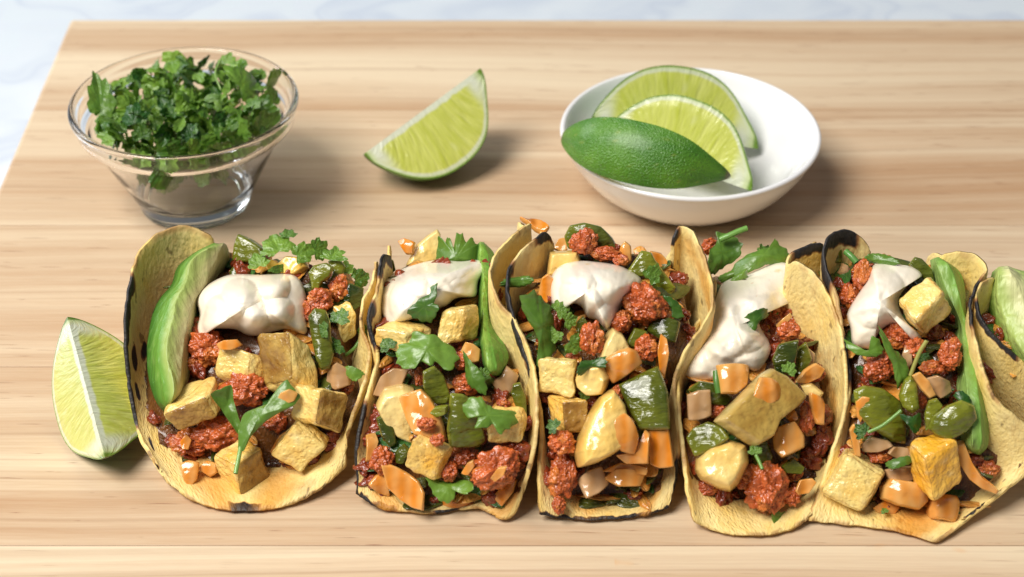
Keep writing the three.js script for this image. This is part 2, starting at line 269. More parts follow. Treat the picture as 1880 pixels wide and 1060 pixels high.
// the herbs in the glass bowl
{
  const R = rng(77), mass = [], heap = (rr) => 4.75 - 0.8 * Math.pow(rr / 3.6, 2.2);
  for (let i = 0; i < 260; i++) {
    const a = R() * 6.283, rr = Math.sqrt(R()), y = 1.9 + R() * 2.5, rad = (1.75 + (y - 0.6) * 0.5) * rr * 0.94;
    const g = bladeGeo(200 + i % 12, { w: 1, l: 1, curl: R() * 0.8, fold: R() * 0.5, tone: 0.2 + R() * 0.5, lobes: R() < 0.5 ? 3 : 1 });
    const s = 0.35 + R() * 0.35; g.applyMatrix4(new THREE.Matrix4().makeRotationFromEuler(new THREE.Euler(R() * 6, R() * 6, R() * 6)).scale(V(s, s, s)));
    g.translate(BOWL.x + Math.cos(a) * rad, y, BOWL.z + Math.sin(a) * rad); mass.push(g);
  }
  tag(new THREE.Mesh(mergeGeometries(mass), M.leaf), 'chopped_cilantro', 'mass of chopped herbs filling the glass bowl below the heap', 'herbs', null, 'stuff');
  const G = 'chopped cilantro pieces heaped in the glass bowl', tones = ['dark green', 'mid green', 'bright green', 'pale green'], shapes = ['plain', 'three lobed', 'broad', 'frilly'];
  for (let i = 0; i < 132; i++) {
    const a = i * 2.39996, rr = 3.38 * Math.sqrt((i + 0.5) / 132), y = heap(rr) + (R() - 0.6) * 0.5, s = 0.30 + R() * 0.46, tone = R(), kind = Math.floor(R() * 4);
    const o = new THREE.Mesh(bladeGeo(300 + i, { w: 0.75 + R() * 0.5, l: 0.8 + R() * 0.7, curl: R() * 1.2 - 0.4, fold: R() * 1.0 - 0.4, tone: tone * 0.95 - 0.1, lobes: [1, 3, 1, 5][kind], teeth: [0.25, 0.6, 0.4, 0.9][kind] * (0.6 + 0.6 * R()), wave: 0.2 }), M.leaf);
    o.geometry.scale(s, s, s); o.position.set(BOWL.x + Math.cos(a) * rr, y, BOWL.z + Math.sin(a) * rr);
    o.rotation.set(-1.35 + (R() - 0.5) * 2.4, (R() - 0.5) * 2.2, R() * 6.28);
    const dx = Math.cos(a), dz = Math.sin(a), where = rr < 1.2 ? 'crown' : (dz > 0.45 ? 'front ' : dz < -0.45 ? 'back ' : '') + (dx > 0.4 ? 'right' : dx < -0.4 ? 'left' : 'middle') + (rr > 2.7 ? ' edge' : ' slope');
    tag(o, 'cilantro_piece', tones[Math.min(3, Math.floor(tone * 4))] + ' ' + shapes[kind] + ' cilantro piece at the ' + where + ' of the herb bowl heap', 'cilantro', G);
  }
  const special = (px, py, h, s, rot, opt, label, seed) => {
    const o = new THREE.Mesh(bladeGeo(seed, opt), M.leaf), p = at(px, py, h); o.geometry.scale(s, s, s).applyMatrix4(seen(...rot)); o.position.copy(p); tag(o, 'cilantro_leaf', label, 'cilantro');
  };
  special(312, 285, 4.25, 0.62, [0.2, 0.1, 2.9], { lobes: 1, w: 1.1, l: 0.8, teeth: 0.5, tone: 0.75, curl: 0.4, fold: -0.3 }, 'single green herb leaf draped over the front rim of the glass bowl', 401);
  special(185, 205, 4.6, 1.15, [-0.3, 0.5, 0.15], { lobes: 3, w: 0.55, l: 1.2, tone: 0.4, curl: 0.2, fold: 0.4 }, 'tall dark cilantro leaf standing at the left side of the glass bowl', 402);
  special(415, 118, 5.2, 0.45, [-0.3, -0.2, -0.2], { lobes: 5, tone: 0.55, curl: 0.4 }, 'upright frilly cilantro sprig at the back of the glass bowl', 403);
  special(462, 200, 4.5, 0.5, [-0.5, -0.4, 0.1], { lobes: 3, tone: 0.4, curl: 0.3 }, 'cilantro leaf leaning on the right inner rim of the glass bowl', 404);
  special(440, 160, 5.0, 0.95, [-0.7, 0.2, -0.9], { lobes: 3, tone: 0.55, curl: 0.7, w: 1.2 }, 'broad cilantro leaf at the back right of the glass bowl', 405);
  special(320, 135, 5.1, 0.8, [-0.6, 0.2, 0.4], { lobes: 1, w: 0.7, l: 1, teeth: 0.4, tone: 0.62, curl: 0.5 }, 'light green leaf piece at the top back of the herb bowl', 406);
  const sp = new THREE.Mesh(tubeGeo([at(405, 110, 5.6), at(395, 135, 5.4), at(405, 165, 5.0)], 0.04, [0.2, 0.34, 0.07]), M.stem); tag(sp, 'herb_sprig', 'thin curled herb stem at the back of the glass bowl', 'cilantro');
}

// ---------------------------------------------------------------- tortillas
// rims run from the front lip back to the top; the hidden rear half comes down steeper
function rimCurve(list, seed) {
  const p = list.map(([x, y, h]) => at(x, y, h)), n = p.length, last = p[n - 1];
  for (let i = n - 2; i >= 0; i -= 2) p.push(V(last.x + (p[i].x - last.x) * 0.25, Math.max(0.25, Math.min(p[i].y, last.y) * 0.94), last.z - Math.max(0.2, p[i].z - last.z) * 0.5));
  return new THREE.CatmullRomCurve3(p, false, 'centripetal');
}
const NT = 120, NS = 64;
function tortilla(def, label) {
  const Lc = rimCurve(def.L), Rc = rimCurve(def.R), Fc = new THREE.CatmullRomCurve3(def.F.map(([x, y, h]) => at(x, y, h ?? 0.15)), false, 'centripetal');
  // t goes 0..1; front (visible) part of each rim takes t in [0, 0.68]
  const vis = (c, n) => { const m = c.points.length; return (t) => { const k = t < 0.68 ? (t / 0.68) * (n - 1) : n - 1 + (t - 0.68) / 0.32 * (m - n); return k / (m - 1); }; };
  // even spacing along the visible part
  const even = (c, n) => { const f = vis(c, n), S = 200, tab = [0]; let prev = c.getPoint(f(0)); for (let i = 1; i <= S; i++) { const q = c.getPoint(f(i / S * 0.68)); tab.push(tab[i - 1] + q.distanceTo(prev)); prev = q; } return (t) => { if (t >= 0.68) return c.getPoint(f(t)); const want = t / 0.68 * tab[S]; let i = 0; while (i < S && tab[i + 1] < want) i++; const fr = i < S ? (want - tab[i]) / Math.max(1e-6, tab[i + 1] - tab[i]) : 0; return c.getPoint(f(Math.min(0.68, (i + fr) / S * 0.68))); }; };
  const Lp = even(Lc, def.L.length), Rp = even(Rc, def.R.length);
  const y0 = 0.16, px = def.px ?? 0.6, py = def.py ?? 1.0;
  const U = (l, r, s) => {
    const a = Math.abs(s) * Math.PI / 2, e = s < 0 ? l : r, q = Math.pow(Math.sin(a), px), v = 1 - Math.pow(Math.cos(a), py);
    const mx = (l.x + r.x) / 2, mz = (l.z + r.z) / 2;
    return V(mix(mx, e.x, q), mix(Math.min(y0, e.y), e.y, v), mix(mz, e.z, q));
  };
  const l0 = Lp(0), r0 = Rp(0), grid = [];
  const surf = (t, s) => {
    const q = U(Lp(t), Rp(t), s), w = Math.pow(1 - clamp(t / (def.lip ?? 0.3)), 2);
    if (w > 0) { const f = Fc.getPoint((s + 1) / 2), u = U(l0, r0, s); q.addScaledVector(f.sub(u), w); }
    return q;
  };
  for (let i = 0; i <= NT; i++) { const t = i / NT, row = []; for (let j = 0; j <= NS; j++) row.push(surf(t, j / NS * 2 - 1)); grid.push(row); }
  const wob = def.seed;
  for (let i = 0; i <= NT; i++) for (let j = 0; j <= NS; j++) { const q = grid[i][j], a = 0.11; q.x += a * fbm(q.z * 0.55 + wob, q.y * 0.6, 1, 3); q.y = Math.max(0.13, q.y + 0.07 * fbm(q.x * 0.8, q.z * 0.8, wob, 3)); q.z += a * 0.5 * fbm(q.x * 0.8 + wob, q.y, 4, 2); const rag = (j < 2 || j > NS - 2 || i < 2) ? 0.09 : 0; if (rag) { q.x += rag * fbm(q.z * 3 + wob, q.y * 3, 9, 2); q.y = Math.max(0.13, q.y + rag * fbm(q.z * 3.3, q.x * 3.3 + wob, 5, 3)); if (i < 2) q.z += rag * fbm(q.x * 3 + wob, 2, 7, 3); } }
  // normals of the middle sheet
  const nrm = grid.map((row, i) => row.map((q, j) => { const a = grid[Math.min(NT, i + 1)][j].clone().sub(grid[Math.max(0, i - 1)][j]), b = row[Math.min(NS, j + 1)].clone().sub(row[Math.max(0, j - 1)]); return a.cross(b).normalize(); }));
  const pos = [], uv = [], idx = [], th = 0.135, n1 = NS + 1, layer = (NT + 1) * n1;
  for (const k of [0, 1]) for (let i = 0; i <= NT; i++) for (let j = 0; j <= NS; j++) {
    const rimd = Math.min(i, j, NS - j) / 2, edge = rimd < 1 ? 0.72 + 0.28 * Math.sqrt(rimd) : 1;
    const q = grid[i][j].clone().addScaledVector(nrm[i][j], (k ? -th * 0.5 : th * 0.5) * edge * (def.out ?? 1)); q.y = Math.max(k ? 0.02 : 0.13, q.y); pos.push(q.x, q.y, q.z); uv.push(i / NT, j / NS);
  }
  const quad = (a, b, c, d) => idx.push(a, b, c, b, d, c);
  for (let i = 0; i < NT; i++) for (let j = 0; j < NS; j++) { const a = i * n1 + j; quad(a, a + n1, a + 1, a + n1 + 1); quad(layer + a, layer + a + 1, layer + a + n1, layer + a + n1 + 1); }
  for (let i = 0; i < NT; i++) { const a = i * n1, b = a + NS; quad(a, layer + a, a + n1, layer + a + n1); quad(b, b + n1, layer + b, layer + b + n1); }
  for (let j = 0; j < NS; j++) { quad(j, j + 1, layer + j, layer + j + 1); const b = NT * n1 + j; quad(b, layer + b, b + 1, layer + b + 1); }
  const g = geo(pos, idx, uv);
  // colour: corn yellow, toasted freckles, char where the griddle burnt the rim
  const sd = def.seed * 13.7, map = dataTex(640, 512, (X, Y) => {
    const t = X / 639, s = Y / 511 * 2 - 1, a = t * 17, b = s * 6;
    const big = fbm(a * 0.45 + sd, b * 0.45, 1, 4), mid = fbm(a * 1.6 + sd, b * 1.6, 4, 3), fin = fbm(a * 6 + sd, b * 6, 6, 3);
    let c = mixc([0.86, 0.595, 0.165], [0.91, 0.74, 0.33], clamp(0.55 + big * 1.2 + mid * 0.5 + fin * 0.3));
    const rimd = Math.min((1 - Math.abs(s)) * 6.5, t * 17 + 0.02, (1 - t) * 14);
    c = mixc(c, [0.84, 0.60, 0.20], sstep(0.05, 0.4, mid) * 0.5);
    c = mixc(c, [0.48, 0.27, 0.085], sstep(0.14, 0.42, big + 0.45 * mid) * 0.4);                  // toasted patches
    c = mixc(c, [0.40, 0.19, 0.055], (1 - sstep(0.02, 0.2, rimd)) * sstep(-0.12, 0.2, fbm(a * 0.9, b * 0.9 + sd, 9, 3)) * 0.75);
    c = mixc(c, [0.12, 0.05, 0.018], sstep(0.28, 0.40, fbm(a * 2.2 + sd, b * 2.2, 14, 3)) * 0.6);  // freckles
    let ch = 0;
    for (const [side, t0, t1, wd] of def.char ?? []) {
      let along, dist;
      if (side === 'F') { along = (s + 1) / 2; dist = t * 17; } else { along = t; dist = side === 'L' ? (1 + s) * 6.5 : (1 - s) * 6.5; }
      const m = sstep(t0 - 0.02, t0 + 0.02, along) * (1 - sstep(t1 - 0.02, t1 + 0.02, along));
      if (m > 0) ch = Math.max(ch, m * (1 - sstep(wd * 0.6, wd * 1.25, dist + wd * 1.5 * fbm(a * 1.5 + sd, b * 1.5, 3, 4))));
    }
    for (const [t0, s0, ra, rb] of def.spots ?? []) { const d = Math.hypot((t - t0) * 17 / ra, (s - s0) * 6 / rb) + 0.7 * fbm(a * 2 + sd, b * 2, 5, 3); ch = Math.max(ch, 1 - sstep(0.6, 1.15, d)); }
    c = mixc(c, [0.30, 0.13, 0.04], sstep(0.05, 0.45, ch));
    c = mixc(c, mixc([0.012, 0.011, 0.012], [0.035, 0.028, 0.024], clamp(0.5 + fin * 1.4)), sstep(0.4, 0.75, ch));
    for (const [t0, s0, ra, rb] of def.oil ?? []) { const d = Math.hypot((t - t0) * 17 / ra, (s - s0) * 6 / rb) + 0.8 * fbm(a * 1.2 + sd, b * 1.2, 8, 3); c = mixc(c, [0.70, 0.30, 0.03], (1 - sstep(0.3, 1.4, d)) * 0.7); }
    return c;
  }, true);
  map.wrapS = map.wrapT = THREE.ClampToEdgeWrapping;
  const m = std({ name: 'tortilla', map, roughness: 0.55, bumpMap: rep(bumpGrain, 5, 3.5), bumpScale: 0.0006 });
  const o = new THREE.Mesh(g, m);
  tag(o, 'tortilla', label, 'tortilla'); def.shell = o; o.updateMatrixWorld();
  // the bed of filling: an uneven ridge between the walls
  const bp = [], bi = [], NB = 60, NC = 28, f0 = def.from ?? 0.05, f1 = 0.95, K = def.fill ?? 0.8;
  const bed = (i, j) => {
    const t = f0 + (f1 - f0) * i / NB, s = (j / NC * 2 - 1), q = surf(t, s * (s < 0 ? def.lw ?? 0.8 : def.rw ?? 0.8)), hh = Math.min(Lp(t).y, Rp(t).y) * 0.55 + (Lp(t).y + Rp(t).y) * 0.225;
    const low = q.y + 0.12, top = hh * K * (1 - 0.16 * s * s); q.y = mix(Math.max(low, top * sstep(0.0, 0.12, t - f0 + 0.03)), low, sstep(0.72, 1.0, Math.abs(s)) * 0.9);
    return q;
  };
  for (let i = 0; i <= NB; i++) for (let j = 0; j <= NC; j++) { const q = bed(i, j); bp.push(q.x, q.y, q.z); }
  for (let i = 0; i < NB; i++) for (let j = 0; j < NC; j++) { const a = i * (NC + 1) + j; bi.push(a, a + NC + 1, a + 1, a + 1, a + NC + 1, a + NC + 2); }
  const bedGeo = geo(bp, bi);
  def.bed = new THREE.Mesh(bedGeo, new THREE.MeshBasicMaterial({ side: THREE.DoubleSide }));
  def.bed.updateMatrixWorld();
  // what shows of it: scraps coloured dark reddish brown in the gaps between pieces
  const R = rng(def.seed + 50), dp = [], dc = [], du = [];
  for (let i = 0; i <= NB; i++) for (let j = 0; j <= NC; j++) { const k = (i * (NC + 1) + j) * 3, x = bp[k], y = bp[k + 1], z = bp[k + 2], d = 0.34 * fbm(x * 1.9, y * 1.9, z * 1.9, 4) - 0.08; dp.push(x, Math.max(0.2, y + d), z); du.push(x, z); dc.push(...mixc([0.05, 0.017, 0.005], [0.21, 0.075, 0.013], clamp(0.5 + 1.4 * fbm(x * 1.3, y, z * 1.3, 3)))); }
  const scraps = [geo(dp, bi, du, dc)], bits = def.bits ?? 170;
  for (let n = 0; n < bits; n++) {
    const i = Math.floor(R() * NB * 0.75), kind = R(), meat = kind < 0.34, j = Math.floor(NC * (meat ? 0.06 + 0.88 * R() : 0.2 + 0.6 * R())), k = (i * (NC + 1) + j) * 3, s = 0.14 + R() * 0.16, b = new THREE.IcosahedronGeometry(s, meat ? 7 : 4); b.deleteAttribute('normal'); b.deleteAttribute('uv');
    const bb = mergeVertices(b), p = bb.attributes.position, c = [], u = [], pal = meat ? [[0.15, 0.016, 0.006], [0.34, 0.06, 0.014]] : kind < 0.64 ? [[0.62, 0.20, 0.015], [0.80, 0.44, 0.10]] : kind < 0.9 ? [[0.035, 0.055, 0.008], [0.12, 0.13, 0.018]] : [[0.02, 0.08, 0.015], [0.06, 0.18, 0.03]];
    const st = meat ? [0.8 + R() * 0.7, 0.6 + R() * 0.5, 0.8 + R() * 0.7] : [1.5 + R() * 1.3, 0.22 + R() * 0.15, 0.7 + R() * 0.5], sd2 = R() * 50;
    for (let q = 0; q < p.count; q++) { const x = p.getX(q) / s, y = p.getY(q) / s, z = p.getZ(q) / s, f = meat ? 1 + 0.9 * fbm(x * 1.3 + sd2, y * 1.3, z * 1.3, 3) : 1 + 0.35 * noise3(x * 1.2 + sd2, y, z * 1.2); p.setXYZ(q, x * s * st[0] * f, y * s * st[1] * f, z * s * st[2] * f); u.push(x * s, y * s + z * s * 0.4); c.push(...mixc(pal[0], pal[1], clamp(0.5 + 1.2 * fbm(x * 1.7 + sd2, y * 1.7, z * 1.7, 2)))); }
    bb.setAttribute('color', new THREE.Float32BufferAttribute(c, 3)); bb.setAttribute('uv', new THREE.Float32BufferAttribute(u, 2)); bb.computeVertexNormals();
    bb.rotateX(meat ? R() * 6 : (R() - 0.3) * 1.2).rotateY(R() * 6); bb.translate(bp[k], Math.max(0.25, bp[k + 1] - 0.02), bp[k + 2]); scraps.push(bb);
  }
  tag(new THREE.Mesh(mergeGeometries(scraps), M.mass), 'taco_filling', def.fillLabel, 'taco filling', null, 'stuff');
  return def;
}
const ray = new THREE.Raycaster();
// the point of a taco's bed seen at a place of the photograph; above the ridge, the ridge itself
function onBed(T, px, py) {
  ray.set(CAM, sight(px, py));
  if (!ray.intersectObject(T.bed).length) { const hit = ray.intersectObject(T.shell)[0]; if (hit && hit.point.y < 1.3 && hit.point.z > 6) { const d = sight(px, py), n = hit.face.normal.clone(); if (n.dot(d) > 0) n.negate(); return { p: hit.point.clone(), n, d, dist: hit.distance }; } }
  for (let k = 0; k < 60; k++) for (const dx of [0, -12, 12, -26, 26, -45, 45]) {
    ray.set(CAM, sight(px + dx, py + k * 4)); const hit = ray.intersectObject(T.bed)[0];
    if (hit) { const d = sight(px, py), n = hit.face.normal.clone(); if (n.dot(d) > 0) n.negate(); return { p: CAM.clone().addScaledVector(d, hit.distance), n, d, dist: hit.distance }; }
  }
  const p = at(px, py, 2), d = sight(px, py); return { p, n: V(0, 1, 0), d, dist: p.distanceTo(CAM) };
}
const T1 = tortilla({
  seed: 1, lw: 0.66, rw: 0.72, px: 0.72, py: 0.95, fill: 0.86, from: 0.12, bits: 190, fillLabel: 'bed of dark red taco filling scraps inside the leftmost taco',
  L: [[285, 855, 0.5], [252, 790, 1.0], [240, 720, 1.9], [231, 645, 2.9], [229, 580, 3.7], [240, 515, 4.3], [260, 458, 4.8], [296, 426, 5.0], [340, 415, 5.0], [392, 436, 4.6]],
  F: [[285, 855, 0.5], [310, 888, 0.3], [345, 915, 0.2], [390, 932, 0.15], [440, 940, 0.13], [495, 936, 0.15], [550, 920, 0.2], [598, 892, 0.35], [632, 858, 0.6]],
  R: [[632, 858, 0.6], [640, 790, 1.6], [655, 740, 2.3], [672, 690, 2.9], [678, 645, 3.5], [664, 603, 4.0], [664, 560, 4.4], [682, 520, 4.7], [692, 480, 5.0]],
  char: [['L', 0.10, 0.43, 0.42], ['F', 0.46, 0.58, 0.22], ['F', 0.0, 0.03, 0.1]], spots: [[0.30, -0.80, 0.55, 0.3], [0.22, -0.78, 0.4, 0.28], [0.36, -0.7, 0.4, 0.25], [0.1, -0.7, 0.3, 0.2]], oil: [[0.06, -0.2, 1.6, 1.2], [0.05, 0.25, 1.2, 1.0]],
}, 'leftmost and widest tortilla, with a blackened left rim beside the lime wedge');
const T2 = tortilla({
  seed: 2, fill: 0.84, from: 0.05, fillLabel: 'bed of dark red taco filling scraps inside the second taco from the left',
  L: [[655, 905, 0.4], [653, 840, 1.3], [664, 760, 2.3], [680, 700, 3.0], [692, 655, 3.5], [684, 620, 4.0], [676, 580, 4.5], [690, 545, 4.8], [696, 510, 5.0], [702, 470, 5.2], [714, 468, 4.9]],
  F: [[655, 905, 0.4], [672, 921, 0.25], [700, 934, 0.2], [740, 941, 0.15], [790, 944, 0.15], [840, 937, 0.15], [875, 932, 0.25], [905, 946, 0.2], [930, 953, 0.15], [945, 940, 0.3]],
  R: [[945, 940, 0.3], [963, 890, 1.2], [981, 820, 2.2], [988, 760, 3.0], [984, 700, 3.6], [970, 640, 4.2], [947, 590, 4.7], [922, 560, 5.0], [905, 525, 5.3], [903, 490, 5.5], [920, 455, 5.7], [945, 430, 5.8], [972, 410, 5.8]],
  char: [['L', 0.0, 0.22, 0.3], ['L', 0.36, 0.48, 0.3], ['L', 0.56, 0.72, 0.35], ['F', 0.0, 0.3, 0.22], ['F', 0.46, 0.56, 0.12]], oil: [[0.04, -0.5, 1.4, 1.0], [0.05, 0.6, 1.4, 1.2]],
}, 'second tortilla from the left, charred along its left rim, right rim pale and wavy');
const T3 = tortilla({
  seed: 3, rw: 0.64, fill: 0.86, from: 0.07, fillLabel: 'bed of dark red taco filling scraps inside the third taco from the left',
  L: [[987, 945, 0.3], [988, 900, 0.9], [990, 850, 1.5], [994, 790, 2.3], [990, 740, 2.9], [978, 690, 3.5], [960, 640, 4.1], [945, 590, 4.7], [936, 550, 5.1], [931, 520, 5.3], [937, 490, 5.5], [958, 462, 5.7], [985, 440, 5.8], [1003, 425, 5.8], [1016, 448, 5.2]],
  F: [[987, 945, 0.3], [1020, 952, 0.15], [1060, 956, 0.13], [1110, 956, 0.13], [1160, 950, 0.15], [1200, 942, 0.2], [1228, 932, 0.3]],
  R: [[1228, 932, 0.3], [1243, 870, 1.2], [1246, 800, 2.1], [1240, 730, 3.0], [1239, 690, 3.5], [1260, 640, 4.1], [1290, 600, 4.5], [1309, 560, 4.9], [1310, 540, 5.1], [1302, 500, 5.4], [1287, 450, 5.7], [1270, 422, 5.9], [1252, 416, 5.9], [1238, 440, 5.6]],
  char: [['L', 0.26, 0.52, 0.3], ['F', 0.0, 1.0, 0.1], ['F', 0.3, 0.8, 0.16], ['L', 0.6, 0.66, 0.2], ['R', 0.0, 0.1, 0.1], ['R', 0.655, 0.70, 0.16]], oil: [[0.07, -0.2, 1.2, 1.2], [0.06, 0.5, 1.4, 0.8], [0.5, 0.93, 2.5, 0.3]],
}, 'third tortilla from the left, its right wall flared open and its front lip burnt black');
const T4 = tortilla({
  seed: 4, rw: 0.6, fill: 0.84, from: 0.115, fillLabel: 'bed of dark red taco filling scraps inside the fourth taco from the left',
  L: [[1275, 960, 0.3], [1267, 930, 0.7], [1258, 870, 1.4], [1250, 800, 2.2], [1245, 740, 2.9], [1246, 695, 3.3], [1256, 650, 3.4], [1275, 605, 3.5], [1300, 560, 3.7], [1312, 515, 3.9]],
  F: [[1275, 960, 0.3], [1300, 972, 0.15], [1345, 982, 0.13], [1390, 986, 0.13], [1430, 980, 0.15], [1470, 962, 0.25], [1500, 935, 0.35], [1520, 895, 0.6]],
  R: [[1520, 895, 0.6], [1537, 845, 1.2], [1547, 780, 2.1], [1554, 700, 3.1], [1549, 640, 3.8], [1535, 580, 4.4], [1515, 530, 4.8], [1490, 497, 5.1], [1464, 481, 5.2], [1448, 486, 5.0], [1452, 467, 5.15], [1478, 453, 5.3], [1510, 448, 5.2]],
  char: [['R', 0.6, 0.74, 0.25]], oil: [[0.25, 0.7, 2.6, 0.35], [0.4, 0.6, 2, 0.3]],
}, 'fourth tortilla from the left, pale and smooth with a broad bright right wall');
const T5 = tortilla({
  seed: 5, rw: 0.78, fill: 0.84, from: 0.085, fillLabel: 'bed of dark red taco filling scraps inside the fifth taco from the left',
  L: [[1485, 957, 0.2], [1502, 905, 0.7], [1525, 830, 1.6], [1548, 760, 2.4], [1561, 700, 3.0], [1556, 650, 3.6], [1546, 590, 4.3], [1532, 535, 4.9], [1518, 490, 5.3], [1515, 458, 5.6], [1524, 436, 5.8], [1545, 424, 5.8], [1572, 428, 5.6], [1598, 460, 5.0]],
  F: [[1485, 957, 0.2], [1520, 962, 0.13], [1560, 966, 0.13], [1600, 970, 0.13], [1640, 976, 0.13], [1680, 986, 0.13], [1715, 996, 0.13], [1760, 962, 0.35], [1800, 932, 0.55], [1850, 895, 0.85], [1880, 872, 1.0]],
  R: [[1880, 872, 1.0], [1908, 840, 1.6], [1905, 800, 2.3], [1870, 768, 2.9], [1832, 735, 3.4], [1807, 680, 4.0], [1793, 630, 4.4], [1783, 560, 5.0], [1795, 520, 5.3], [1812, 493, 5.5], [1795, 470, 5.6], [1760, 463, 5.6], [1728, 472, 5.3]],
  char: [['L', 0.27, 0.36, 0.35], ['L', 0.46, 0.64, 0.35], ['F', 0.42, 0.48, 0.15], ['F', 0.74, 1.0, 0.14], ['R', 0.40, 0.52, 0.06]], oil: [[0.05, -0.1, 2.2, 0.9], [0.03, 0.0, 1, 0.6]],
}, 'fifth tortilla from the left, opened out flat to the right with a pointed front lip');
const T6 = tortilla({
  seed: 6, fill: 0.8, from: 0.1, fillLabel: 'bed of taco filling scraps inside the cut off taco at the right edge',
  L: [[1945, 850, 0.6], [1930, 780, 1.4], [1908, 720, 2.6], [1878, 666, 3.6], [1838, 629, 4.2], [1802, 585, 4.7], [1793, 542, 5.1], [1803, 519, 5.3], [1824, 510, 5.2]],
  F: [[1945, 850, 0.6], [1980, 880, 0.2], [2050, 890, 0.15], [2120, 870, 0.3], [2160, 830, 0.6]],
  R: [[2160, 830, 0.6], [2165, 760, 1.6], [2160, 690, 2.8], [2150, 620, 4.0], [2120, 560, 4.8], [2090, 520, 5.2]],
  char: [['L', 0.36, 0.56, 0.13]],
}, 'last tortilla at the right edge, partly out of view, holding pale avocado');

// ---------------------------------------------------------------- builders for the pieces of filling
const smoothRing = (pts, n, sharp = 0.0) => { // closed outline, rounded through its points
  const c = new THREE.CatmullRomCurve3(pts.map(([x, y]) => V(x, y, 0)), true, sharp ? 'catmullrom' : 'centripetal', sharp ? 0.12 : 0.5); return c.getPoints(n).slice(0, n).map((p) => [p.x, p.y]);
};
let serial = 0;
// frame of a piece: its own plane at the bed, tilted; outline points of the photograph become places in that plane
function frameAt(T, cx, cy, lift, tilt) {
  const b = onBed(T, cx, cy), o = b.p.clone().addScaledVector(b.d, -lift), m = seen((tilt[0] * Math.PI) / 180, (tilt[1] * Math.PI) / 180, 0), u = V(0, 0, 0), v = V(0, 0, 0), n = V(0, 0, 0);
  m.extractBasis(u, v, n);
  const to = (px, py) => { const d = sight(px, py), t = o.clone().sub(CAM).dot(n) / d.dot(n), q = CAM.clone().addScaledVector(d, t).sub(o); return [q.dot(u), q.dot(v)]; };
  return { o, u, v, n, to, b, place: (x, y, z) => o.clone().addScaledVector(u, x).addScaledVector(v, y).addScaledVector(n, z) };
}
const centre = (out) => out.reduce((a, p) => [a[0] + p[0] / out.length, a[1] + p[1] / out.length], [0, 0]);
// a closed slab with a rounded edge from an outline
function slabGeo(T, out, { th = 0.3, lift = 0.25, tilt, dome = 0.1, cu = 0, cv = 0, rough = 0.05, rf = 1.6, edge = 0.3, sharp = 0, n = 72, K = 12, c0, shade, seed, teeth = 0 } = {}) {
  seed = seed ?? ++serial; const R = rng(seed + 900);
  const c = c0 ?? centre(out), f = frameAt(T, c[0], c[1], lift, tilt ?? [(R() - 0.5) * 30, (R() - 0.5) * 36]);
  const ring = smoothRing(out, n, sharp).map(([x, y]) => f.to(x, y)).map(([x, y], i) => { if (!teeth) return [x, y]; const k = 1 + teeth * (Math.abs((i % 8) / 4 - 1) - 0.5) + teeth * 0.7 * noise3(i * 0.31, seed, 4); return [x * k, y * k]; }), [ox, oy] = f.to(...c);
  const ext = Math.max(...ring.map(([x, y]) => Math.hypot(x - ox, y - oy)));
  const pos = [], uv = [], colr = [], idx = [];
  for (const side of [1, -1]) for (let k = 0; k <= K; k++) for (let i = 0; i < (k ? n : 1); i++) {
    const rho = k / K, fr = 1 - Math.pow(1 - rho, 1.35), [bx, by] = ring[i], x = mix(ox, bx, fr), y = mix(oy, by, fr), q = clamp((fr - (1 - edge)) / edge);
    const prof = Math.sqrt(Math.max(0, 1 - q * q)), xx = (x - ox) / ext, yy = (y - oy) / ext;
    let z = dome * (1 - fr * fr) * ext + cu * xx * xx * ext + cv * yy * yy * ext + side * th * 0.5 * prof;
    z += rough * fbm(x * rf + seed * 3.1, y * rf, seed, 3) * (side > 0 ? 1 : 0.7);
    const p = f.place(x, y, z); pos.push(p.x, Math.max(0.2, p.y), p.z); uv.push(x * 0.5 + seed * 0.37, y * 0.5);
    colr.push(...shade(x, y, fr, side, seed, xx, yy));
  }
  const half = 1 + K * n, at2 = (s, k, i) => s * half + (k ? 1 + (k - 1) * n + (i % n) : 0);
  for (const s of [0, 1]) {
    for (let i = 0; i < n; i++) { const t = [at2(s, 0, 0), at2(s, 1, i), at2(s, 1, i + 1)]; if (s) t.reverse(); idx.push(...t); }
    for (let k = 1; k < K; k++) for (let i = 0; i < n; i++) { const a = at2(s, k, i), b = at2(s, k, i + 1), d = at2(s, k + 1, i), e = at2(s, k + 1, i + 1); s ? idx.push(a, b, d, b, e, d) : idx.push(a, d, b, b, d, e); }
  }
  // the outline may run either way
  let area = 0; for (let i = 0; i < n; i++) { const [x0, y0] = ring[i], [x1, y1] = ring[(i + 1) % n]; area += x0 * y1 - x1 * y0; }
  if (area < 0) for (let i = 0; i < idx.length; i += 3) { const t = idx[i]; idx[i] = idx[i + 1]; idx[i + 1] = t; }
  const K1 = K; for (let i = 0; i < n; i++) { const a = at2(0, K1, i), b = at2(0, K1, i + 1), d = at2(1, K1, i), e = at2(1, K1, i + 1); area < 0 ? idx.push(a, b, d, b, e, d) : idx.push(a, d, b, b, d, e); }
  return geo(pos, idx, uv, colr);
}
const N2 = (x, y, s, f, o = 3) => fbm(x * f + s * 7.7, y * f + s * 3.3, s, o);
